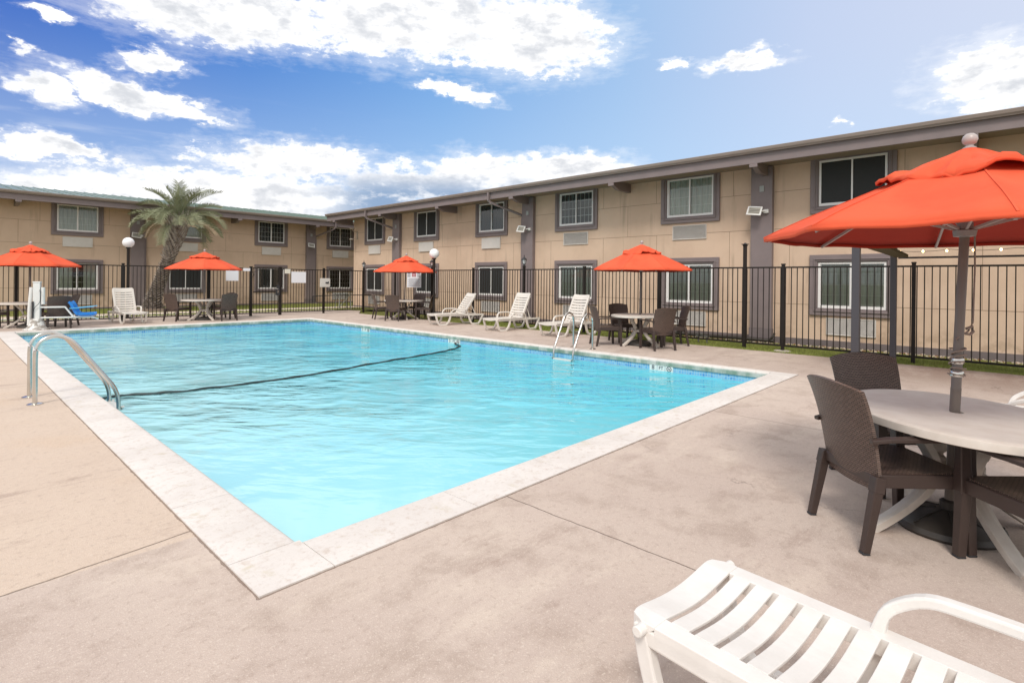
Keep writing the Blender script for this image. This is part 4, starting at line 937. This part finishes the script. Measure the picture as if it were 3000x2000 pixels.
def make_chair(label, loc, rz, group):
    t = thing('wicker_chair', label, 'chair', (*loc, 0), rz, group)      # faces local +y
    def back(u, v):
        # u across -.26..26, v height above the floor .34...90
        f = (v-.34)/.56; half = .243+.027*f; x = u/.26*half; bow = (.018+.04*f)*(1-(u/.26)**2)
        y = -.235-.075*f-.055*f*f*f-bow+.02; arch = .035*(1-(u/.26)**2)*f - .012*(1-(u/.26)**2)*(1-f)
        p = Vector((x, y, v+arch)); n = Vector((.42*u/.26, 1, .22+.2*f)).normalized(); return p, n
    shell('backrest', back, 13, 15, -.26, .26, .34, .90, .016, WICKER, t)
    def seat(u, v):
        dip = .018*(1-(u/.25)**2)*(1-((v)/.26)**2); return Vector((u*(1+.06*v/.26), v, .435-dip+.01*v/.26)), Vector((0, 0, 1))
    o = shell('seat', seat, 9, 9, -.245, .245, -.235, .25, .02, WICKER, t)
    b = MB()
    b.bar([(-.235, -.225, .40), (-.262, .245, .405)], .035, .075); b.bar([(.235, -.225, .40), (.262, .245, .405)], .035, .075); b.bar([(-.245, .25, .405), (.245, .25, .405)], .035, .07); b.bar([(-.22, -.235, .395), (.22, -.235, .395)], .03, .06)
    b.build('seat_frame', BROWN, t, .006)
    for s in (-1, 1):
        b = MB(); b.sweep([(s*.245, -.235, .425), (s*.25, -.25, .34)], [(-.03, -.03), (.03, -.03), (.03, .03), (-.03, .03)]); b.sweep([(s*.25, -.25, .345), (s*.255, -.315, .01)], [(-.024, -.024), (.024, -.024), (.024, .024), (-.024, .024)], scales=[1.1, .85]); b.sweep([(s*.255, -.315, .012), (s*.2552, -.317, 0)], [(-.022, -.022), (.022, -.022), (.022, .022), (-.022, .022)], mi=1); b.build('leg', [BROWN, BLACKI], t, .005)
        b = MB(); b.sweep([(s*.275, .245, .63), (s*.268, .25, .50), (s*.262, .252, .37)], [(-.03, -.035), (.03, -.035), (.03, .035), (-.03, .035)], scales=[.8, .85, 1.1]); b.sweep([(s*.262, .252, .372), (s*.272, .265, .01)], [(-.027, -.027), (.027, -.027), (.027, .027), (-.027, .027)], scales=[1.05, .85]); b.sweep([(s*.272, .265, .012), (s*.2722, .2655, 0)], [(-.024, -.024), (.024, -.024), (.024, .024), (-.024, .024)], mi=1); b.build('leg', [BROWN, BLACKI], t, .005)
        b = MB(); b.sweep([(s*.262, -.29, .625), (s*.275, -.20, .640), (s*.282, .0, .645), (s*.280, .20, .645), (s*.270, .285, .635)], [(-.030, -.012), (.030, -.012), (.030, .010), (0, .016), (-.030, .010)], scales=[(.6, 1), (.9, 1), (1.1, 1), (1.15, 1), (.8, 1)]); b.build('armrest', BROWN, t, .004)
    return t
def hd(deg): return R(deg-90)
GN = 'brown wicker chairs round the near table'
CH = make_chair('brown wicker chair at the near left of the big umbrella table, back to the pool', (3.935, .545), hd(-46), GN)
def ch(lab, x, y, head, grp): dup(CH, (x, y, 0), hd(head), lab, grp)
ch('brown wicker chair behind the near table with its backrest above the tabletop', 4.92, .66, 224, GN)
ch('brown wicker chair at the bottom right corner cut by the frame', 3.86, -.17, 44, GN)
ch('brown wicker chair behind the near table at the right edge', 4.86, -.20, 142, GN)
def rel(c, lat, dep): return c[0]+rt.x*lat+fw.x*dep, c[1]+rt.y*lat+fw.y*dep
def face(p, c, off=0): return math.degrees(math.atan2(c[1]-p[1], c[0]-p[0]))+off
SETS = [((11.38, 6.47), 'brown chairs of the umbrella table right of the loungers', 'at the umbrella table right of the loungers', [(-.80, -.05, 'left chair', 6), (.22, -.74, 'nearest chair', 0), (-.22, .72, 'rear chair by the fence', 0), (.80, .12, 'right chair', -8)]),
        ((12.0, 16.75), 'brown chairs of the table by the rules sign', 'at the table in front of the rules sign', [(-.82, .0, 'left chair', 25), (-.16, -.70, 'nearest chair', 0), (.30, .72, 'rear chair beside the fence', 0), (.78, -.05, 'right chair', 0)]),
        ((6.40, 20.72), 'brown chairs of the table by the palm', 'at the table in front of the palm', [(-.62, -.48, 'left chair', 38), (.30, .68, 'rear chair by the fence', 0), (.78, -.05, 'right chair', -35), (-.55, .52, 'hidden left rear chair', 0)]),
        ((1.83, 20.70), 'brown chairs of the table behind the pool lift', 'at the table behind the pool lift', [(-.74, -.35, 'left chair', 38), (.40, .66, 'rear chair', 0), (.88, -.12, 'right chair', -30)])]
for c, grp, where, lst in SETS:
    for lat, dep, lab, off in lst:
        p = rel(c, lat, dep); 
        if 'hidden' in lab: continue
        ch('brown wicker '+lab+' '+where, p[0], min(p[1], 21.35), face(p, c, off), grp)

# ------------------------------------------------------------------ loungers
def make_lounger(label, loc, rz, m, back_deg=66, group='white slatted resin loungers', W=.31):
    t = thing('sun_lounger', label, 'sun lounger', (*loc, 0), R(rz), group)      # foot end at the origin, head towards +x
    # side frames: rail with U legs and arm loop in one moulded piece
    for s in (-1, 1):
        y = s*(W-.02); b = MB()
        b.sweep([(.02, y, .325), (.10, y, .325), (1.2, y, .325), (1.86, y, .325)], [(-.020, -.030), (.020, -.030), (.020, .028), (-.020, .028)])
        def U_(pts, w_=.072, th=.045): P_ = smooth_path(pts); b.sweep(P_, [(-w_/2*.8, -th/2), (w_/2*.8, -th/2), (w_/2*.8, th/2), (-w_/2*.8, th/2)], upv=(0, 1, 0), scales=[((.62 if p_.z > .40 else (.62+.38*(.40-p_.z)/.10 if p_.z > .30 else 1.0)), 1.0) for p_ in P_])
        f_ = s*.03
        U_([(.05, y, .33), (.07, y, .24), (.12, y, .10), (.17, y, .035), (.24, y, .022), (.36, y, .022), (.43, y, .035), (.50, y, .10), (.55, y, .20), (.58, y, .33), (.60, y+f_*.3, .42), (.64, y+f_*.8, .465), (.71, y+f_, .505), (.80, y+f_, .515), (1.02, y+f_, .515), (1.12, y+f_, .50), (1.18, y+f_*.7, .46), (1.22, y+f_*.2, .39), (1.27, y, .28), (1.33, y, .12), (1.39, y, .04), (1.46, y, .022), (1.60, y, .022), (1.68, y, .05), (1.74, y, .14), (1.80, y, .26), (1.84, y, .33)])
        b.box(.17, y-.03, 0, .43, y+.03, .022); b.box(1.39, y-.03, 0, 1.67, y+.03, .022)
        b.build('side_frame', m, t, .008)
    # seat: transverse slats that dip in the middle
    def slat(b, xa, xb, zf, n=10, T=None):
        P = []; 
        for k in range(n+1):
            u = -1+2*k/n; y = u*(W-.07); z = zf-.021*(1-u*u)**1.3
            P += [(xa, y, z), (xb, y, z), (xb, y, z-.011), (xa, y, z-.011)]
        F = [(4*k+j, 4*k+(j+1) % 4, 4*k+4+(j+1) % 4, 4*k+4+j) for k in range(n) for j in range(4)]
        F += [(3, 2, 1, 0), (4*n, 4*n+1, 4*n+2, 4*n+3)]
        b.add(P, F, 0, False, T)
    b = MB(); zt = .372; pitch = .084; gap = .021
    x = 0.105
    # end band with rounded corners
    outl = []
    for k in range(7): a = PI+PI/2*k/6; outl.append((.055+.055*math.cos(a), -W+.055+.055*math.sin(a)))
    n = 24
    P = []; 
    for k in range(n+1):
        u = -1+2*k/n; y = u*W; edge = 1-abs(u)
        xa = .0 if edge > .16 else .055*(1-math.sqrt(max(0, 1-((.16-edge)/.16)**2)))
        z = zt-.021*(1-min(1, (abs(u)*W/(W-.07)))**2)**1.3 if abs(u)*W < W-.055 else zt
        P += [(xa, y, z), (.103, y, z), (.103, y, z-.011), (xa, y, z-.05)]
    F = [(4*k+j, 4*k+(j+1) % 4, 4*k+4+(j+1) % 4, 4*k+4+j) for k in range(n) for j in range(4)]+[(3, 2, 1, 0), (4*n, 4*n+1, 4*n+2, 4*n+3)]
    b.add(P, F)
    x = .103+gap
    while x < 1.02: slat(b, x, x+pitch-gap, zt); x += pitch
    for s in (-1, 1): b.box(.1032, min(s*(W-.0702), s*W), zt-.06, 1.10, max(s*(W-.0702), s*W), zt-.0005)
    b.build('seat', m, t, .0025)
    for s in (-1, 1):
        b = MB(); b.tube([(.06, s*(W-.005), .350), (.06, s*(W+.035), .350)], .019, 12); b.build('corner_peg', m, t, .004)
    # backrest
    a = R(back_deg); T_ = Matrix.Translation((1.06, 0, .345)) @ Matrix.Rotation(-a, 4, 'Y')
    b = MB(); x = .03
    while x < .74: slat(b, x, x+pitch-gap, .0, T=T_); x += pitch
    Lb = .86; V0 = x
    for s in (-1, 1): b.box(0, min(s*(W-.0702), s*(W-.012)), -.045, V0-.018, max(s*(W-.0702), s*(W-.012)), .006, 0, T_)
    P = []
    for k in range(n+1):
        u = -1+2*k/n; y = u*(W-.012); edge = 1-abs(u); xe = Lb if edge > .16 else Lb-.055*(1-math.sqrt(max(0, 1-((.16-edge)/.16)**2)))
        z = -.026*(1-(min(1, abs(u)*W/(W-.05)))**2)+.006*abs(u); P += [(V0-.018, y, z), (xe, y, z), (xe, y, z-.035), (V0-.018, y, z-.022)]
    b.add(P, F, 0, False, T_)
    b.build('backrest', m, t, .0025)
    b = MB()
    hx, hz = 1.06+.50*math.cos(a), .345+.50*math.sin(a)
    for s in (-1, 1): b.bar([(hx+.02, s*.22, hz-.03), (hx+.12+.15*math.cos(a), s*.24, .36)], .03, .022)
    b.bar([(hx+.12+.15*math.cos(a), -.28, .355), (hx+.12+.15*math.cos(a), .28, .355)], .025, .025)
    b.build('backrest_strut', m, t, .004)
    return t
def smooth_path(pts, sub=3):
    P = [Vector(p) for p in pts]; out_ = []
    for i in range(len(P)-1):
        p0 = P[max(i-1, 0)]; p1 = P[i]; p2 = P[i+1]; p3 = P[min(i+2, len(P)-1)]
        for k in range(sub):
            f = k/sub; out_.append(.5*((2*p1)+(p2-p0)*f+(2*p0-5*p1+4*p2-p3)*f*f+(3*p1-p0-3*p2+p3)*f**3))
    out_.append(P[-1]); return out_
LN = make_lounger('bright white lounger in the near foreground, foot end towards the pool', (1.905, .925), -95.5, RESINN, 30, W=.29)
LA = make_lounger('white lounger nearest the right pool ladder, back raised steeply', (11.1, 9.1), -5, RESIN, 64)
dup(LA, (11.08, 11.25, 0), R(-3), 'middle of the three white loungers beside the right fence')
make_lounger('farthest of the three white loungers, beside the globe lamp', (11.05, 13.95), -12, RESIN, 55)
dup(LA, (4.28, 20.12, 0), R(93), 'white lounger facing the camera at the far left fence')
dup(LN, (6.75, .62, 0), R(-95), 'white lounger half hidden behind the near table at right')

# ------------------------------------------------------------------ pool ladders
def ladder(label, loc, rz, reach, stance=.5):
    t = thing('pool_ladder', label, 'pool ladder', (*loc, 0), rz, 'stainless steel pool ladders')   # local +x towards the water
    for s in (-1, 1):
        y = s*stance/2; b = MB()
        k_ = reach-.10
        pts = smooth_path([(0, y, -.02), (0, y, .30), (0, y, .56), (.015, y, .66), (.06, y, .735), (.13, y, .775), (.21, y, .78), (.29, y, .745), (.36, y, .68), (.36+(k_-.36)*.33, y, .68-.50*.33), (.36+(k_-.36)*.66, y, .68-.50*.66), (k_, y, .18), (k_+.05, y, .095), (k_+.085, y, .0), (reach, y, -.10), (reach, y, -.25), (reach, y, -.6), (reach, y, -1.0)], 4)
        b.tube(pts, .024, 14); b.build('rail', STEEL, t)
        b = MB(); b.lathe([(.075, .002), (.075, .008), (.045, .018), (.028, .02)], (0, y, 0), 18); b.build('flange', STEEL, t)
    for z in (-.185, -.45, -.75):
        b = MB(); b.box(reach-.05, -stance/2+.02, z-.02, reach+.05, stance/2-.02, z+.012); b.build('tread', mat('ladder_tread', (.62, .64, .62), .4), t, .006)
    b = MB(); 
    for s in (-1, 1): b.tube([(reach+.03, s*stance/2, -.17), (reach+.06, s*(stance/2), -.17)], .014, 8)
    b.build('bolts', STEEL, t)
ladder('stainless steel pool ladder at the left edge of the pool', (.79, 8.58), 0, .80, .54)
ladder('stainless steel pool ladder at the right edge in front of the loungers', (9.90, 7.05), PI, .72, .52)

# floating rope across the pool
t = thing('pool_rope', 'dark rope with small floats across the middle of the pool', 'rope', (0, 0, -.19))
pts = []
ctrl = [(1.46, 9.05), (1.77, 9.22), (2.6, 8.95), (4.25, 8.95), (6.2, 9.38), (8.0, 9.75), (9.0, 10.2), (9.25, 10.6), (9.44, 10.85)]
for i, p in enumerate(smooth_path([(x, y, 0) for x, y in ctrl], 22)): pts.append((p.x+.006*math.sin(i*.8), p.y+.012*math.sin(i*.55), .002+.006*math.sin(i*.7)))
b = MB(); b.tube(pts, .019, 6); b.build('rope_strand', ROPE, t)
b = MB(); b.tube([(x+.01*math.sin(i*1.3), y+.018*math.sin(i*.37+1)+.02, z-.004) for i, (x, y, z) in enumerate(pts)], .010, 6); b.build('rope_strand', ROPE, t)

# depth markers on the waterline tiles
def depth_marker(ft, y, label):
    t = thing('depth_marker', label, 'depth marker', (X1+.012, y, -.15), 0, 'depth marker tiles on the pool wall')
    for k, (dy, s_, sz) in enumerate(((.165, ft, .12), (0, 'FT', .085))):
        b = MB(); b.box(-.006, dy-.078, -.062, .006, dy+.078, .062); o = b.build('tile', mat('marker_tile', (.74, .76, .72), .3), t, .002)
        text('lettering', s_, sz, INK, o, (-.009, dy, 0), (R(90), 0, R(-90)))
    b = MB(); b.box(-.006, -.165-.078, -.062, .006, -.165+.078, .062); o = b.build('tile', mat('marker_tile', (.74, .76, .72), .3), t, .002)
    b = MB(); b.tube([(-.009, -.165+.046*math.cos(a), .046*math.sin(a)) for a in [2*PI*k/20 for k in range(20)]], .005, 4, closed=True); b.bar([(-.009, -.165-.032, -.032), (-.009, -.165+.032, .032)], .008, .004); b.bar([(-.009, -.165-.03, .012), (-.009, -.165+.03, -.012)], .012, .004); b.build('no_diving_symbol', INK, o)
depth_marker('3', 15.3, 'white depth marker tiles reading 3 FT on the far right pool wall')
depth_marker('5', 10.95, 'white depth marker tiles reading 5 FT where the rope meets the wall')
depth_marker('8', 4.92, 'white depth marker tiles reading 8 FT at the deep end near the corner')

# ------------------------------------------------------------------ pool lift
t = thing('pool_lift', 'white pool lift with a blue seat at the far left pool corner', 'pool lift', (1.90, 19.72, 0), R(-20))
b = MB(); b.box(-.13, -.13, 0, .13, .13, .08); b.lathe([(.30, 0), (.30, .03), (.22, .06), (.17, .14), (.13, .30)], seg=20); b.build('base', RUSTW, t, .01)
b = MB(); b.box(-.075, -.075, .2, .075, .075, 1.30); b.box(-.085, -.085, 1.295, .085, .085, 1.33); b.build('column', WHITE, t, .008)
b = MB(); b.tube([(-.17, 0, .12), (-.16, 0, .6), (-.13, 0, 1.08), (-.125, 0, 1.17)], .045, 12); b.build('actuator', WHITE, t)
b = MB(); b.tube([(.135, -.02, .7), (.13, -.02, 1.1), (.13, -.02, 1.17)], .045, 12); b.build('side_tube', WHITE, t)
b = MB(); b.box(-.09, -.10, .32, -.05, -.076, .78); b.build('slot_cover', BLACKI, t)
b = MB()
for y in (-.03,): b.bar([(.07, y, .62), (.62, y, .62), (.82, y, .32)], .05, .045); b.bar([(.07, y, .33), (1.22, y, .33), (1.38, y, .27)], .05, .04)
b.build('seat_arm', WHITE, t, .006)
def seatf(u, v):
    # u across, v along the profile: back then seat
    pts_ = [(.70, .74), (.74, .70), (.79, .58), (.84, .46), (.90, .39), (1.0, .375), (1.15, .38), (1.30, .39)]
    s = v*(len(pts_)-1.001); i = int(s); f = s-i; x = pts_[i][0]*(1-f)+pts_[i+1][0]*f; z = pts_[i][1]*(1-f)+pts_[i+1][1]*f
    tx, tz = pts_[i+1][0]-pts_[i][0], pts_[i+1][1]-pts_[i][1]; l = math.hypot(tx, tz); nrm = Vector((-tz/l, 0, tx/l))
    side = (abs(u)/.2)**3*.05; return Vector((x, u*1.0, z))+nrm*side, nrm
shell('lift_seat', seatf, 11, 22, -.2, .2, 0, 1, .05, BLUE, t)
b = MB()
for s in (-1, 1): b.bar([(.76, s*.22, .585), (.95, s*.23, .60), (1.30, s*.23, .635)], .05, .022)
b.build('lift_armrest', BLUEL, t, .005)
b = MB(); b.tube(smooth_path([(.07, -.08, 1.1), (.10, -.12, .95), (.08, -.13, .75), (-.02, -.11, .62), (-.05, -.10, .5)], 5), .006, 6); b.build('cable', BLACKI, t)

# ------------------------------------------------------------------ shade pergola at the right edge, with string lights
t = thing('pergola', 'dark grey metal pergola behind the large red umbrella', 'pergola', (0, 0, 0))
PG = [(10.62, 1.95), (12.42, 1.67), (10.62, -1.9), (12.42, -1.9)]
for i, (x, y) in enumerate(PG):
    w_ = .115 if i in (0, 2) else .10; b = MB(); b.box(x-w_/2, y-w_/2, -.03, x+w_/2, y+w_/2, 2.20); b.build('post', CHARC, t, .006)
b = MB()
b.box(10.57, -1.84, 2.201, 10.67, 2.02, 2.30); b.box(12.37, -1.84, 2.201, 12.47, 1.74, 2.30); b.box(10.672, -1.95, 2.202, 12.368, -1.86, 2.28); b.add([(10.672, 1.90, 2.20), (10.672, 2.0, 2.20), (12.368, 1.72, 2.20), (12.368, 1.62, 2.20), (10.672, 1.90, 2.28), (10.672, 2.0, 2.28), (12.368, 1.72, 2.28), (12.368, 1.62, 2.28)], [(0, 1, 2, 3), (4, 5, 6, 7), (0, 1, 5, 4), (1, 2, 6, 5), (2, 3, 7, 6), (3, 0, 4, 7)])
b.tube([(12.42, 1.6, 2.0), (12.42, -1.85, 2.0)], .018, 8)
b.build('beams', CHARC, t)
b = MB(); b.add([(10.6, 1.9, 2.31), (12.4, 1.62, 2.31), (12.4, -1.85, 2.31), (10.6, -1.85, 2.31), (11.5, .0, 2.75)], [(0, 1, 4), (1, 2, 4), (2, 3, 4), (3, 0, 4)]); o = b.build('fabric_roof', mat('olive_shade_fabric', (.12, .095, .05), .9), t); o.modifiers.new('thickness', 'SOLIDIFY').thickness = .006
b = MB(); b.add([(10.72, 1.86, 2.17), (10.72, 1.55, 2.17), (12.2, 1.42, 2.05), (12.2, 1.62, 2.05)], [(0, 1, 2, 3)]); o = b.build('rolled_side_curtain', mat('olive_shade_fabric', (.12, .095, .05), .9), t); o.modifiers.new('thickness', 'SOLIDIFY').thickness = .05
t2 = thing('string_lights', 'string of small warm lit bulbs along the pergola beam', 'string lights', (12.40, 0, 2.10))
b = MB(); pts = []
for i in range(40): y = 1.70-3.4*i/39; pts.append((-.06, y, .035-.03*math.sin(PI*((i % 10)/10))))
b.tube(pts, .004, 5); b.build('wire', BLACKI, t2)
for i, y in enumerate((1.70, 1.62, 1.56, 1.22, .88, .52, .16, -.2, -.6, -1.0, -1.4)):
    b = MB(); b.lathe([(.004, -.03), (.014, -.022), (.017, -.008), (.012, .006), (.006, .012)], (-.06, y, .02), 10); b.build('bulb', BULB, t2)

# ------------------------------------------------------------------ small things beyond the fences
t = thing('gas_riser', 'small capped pipes standing in the grass by the right umbrella table', 'pipe', (13.35, 5.9, -.05))
b = MB(); b.tube([(0, 0, 0), (0, 0, .22)], .02); b.tube([(0, -.22, 0), (0, -.22, .16)], .02); b.tube([(0, .06, .17), (0, -.28, .17)], .022); b.lathe([(.03, .2), (.045, .21), (.045, .25), (.02, .26)], (0, -.08, 0), 10); b.lathe([(.03, .2), (.035, .24)], (0, 0, 0), 10); b.build('pipes', mat('galvanised_pipe', (.13, .13, .12), .6), t)
t = thing('hose_pipe', 'black drain hose lying at the foot of the right wall', 'hose', (15.3, 6.6, -.08))
b = MB(); b.tube(smooth_path([(0, 2.2, .02), (-.05, 1.2, .05), (.02, 0, .03), (-.04, -1.0, .05), (.05, -1.9, .03)], 6), .05, 8); b.tube(smooth_path([(.0, -1.8, .05), (.02, -1.9, .16), (.1, -1.9, .22)], 4), .03, 8); b.build('tubing', HOSE, t)
t = thing('coiled_hose', 'thin black hose looped up beside the globe lamp fence', 'hose', (13.6, 15.2, 0))
b = MB(); b.tube(smooth_path([(0, .9, .02), (0, .6, .25), (0, .1, .42), (0, -.4, .36), (0, -.8, .1), (0, -1.0, .0)], 6), .014, 6); b.build('tubing', HOSE, t)
t = thing('utility_stand', 'weathered grey stand with pipe rail outside the far corner fence', 'stand', (13.9, 24.6, 0))
b = MB()
for (x, y) in ((-.25, -.2), (.3, -.2), (-.25, .2), (.3, .2)): b.bar([(x*1.2, y, 0), (x, y, .74)], .035, .035)
b.build('legs', mat('grey_stand', (.30, .31, .29), .7), t); b = MB(); b.box(-.34, -.26, .74, .42, .26, .77); b.bar([(-.25, -.2, .1), (.28, -.2, .7)], .03, .03); b.build('shelf', mat('grey_stand', (.30, .31, .29), .7), t)
b = MB(); b.tube(smooth_path([(-1.3, .5, .3), (-1.3, .5, .58), (-1.2, .5, .62), (.3, .3, .66), (2.0, -.2, .62), (2.1, -.2, .5), (2.15, -.2, 0)], 5), .022, 8); b.build('pipe_rail', BLACKI, t)
# a pebble by the lounger and the square stain plate beside the coping
b = MB(); b.lathe([(.004, 0), (.010, .002), (.012, .006), (.008, .010), (.002, .012)], (1.46, 1.08, 0), 8); o = b.build('pebble', CONC); tag(o, 'tiny tan pebble on the deck just left of the near lounger', 'pebble')
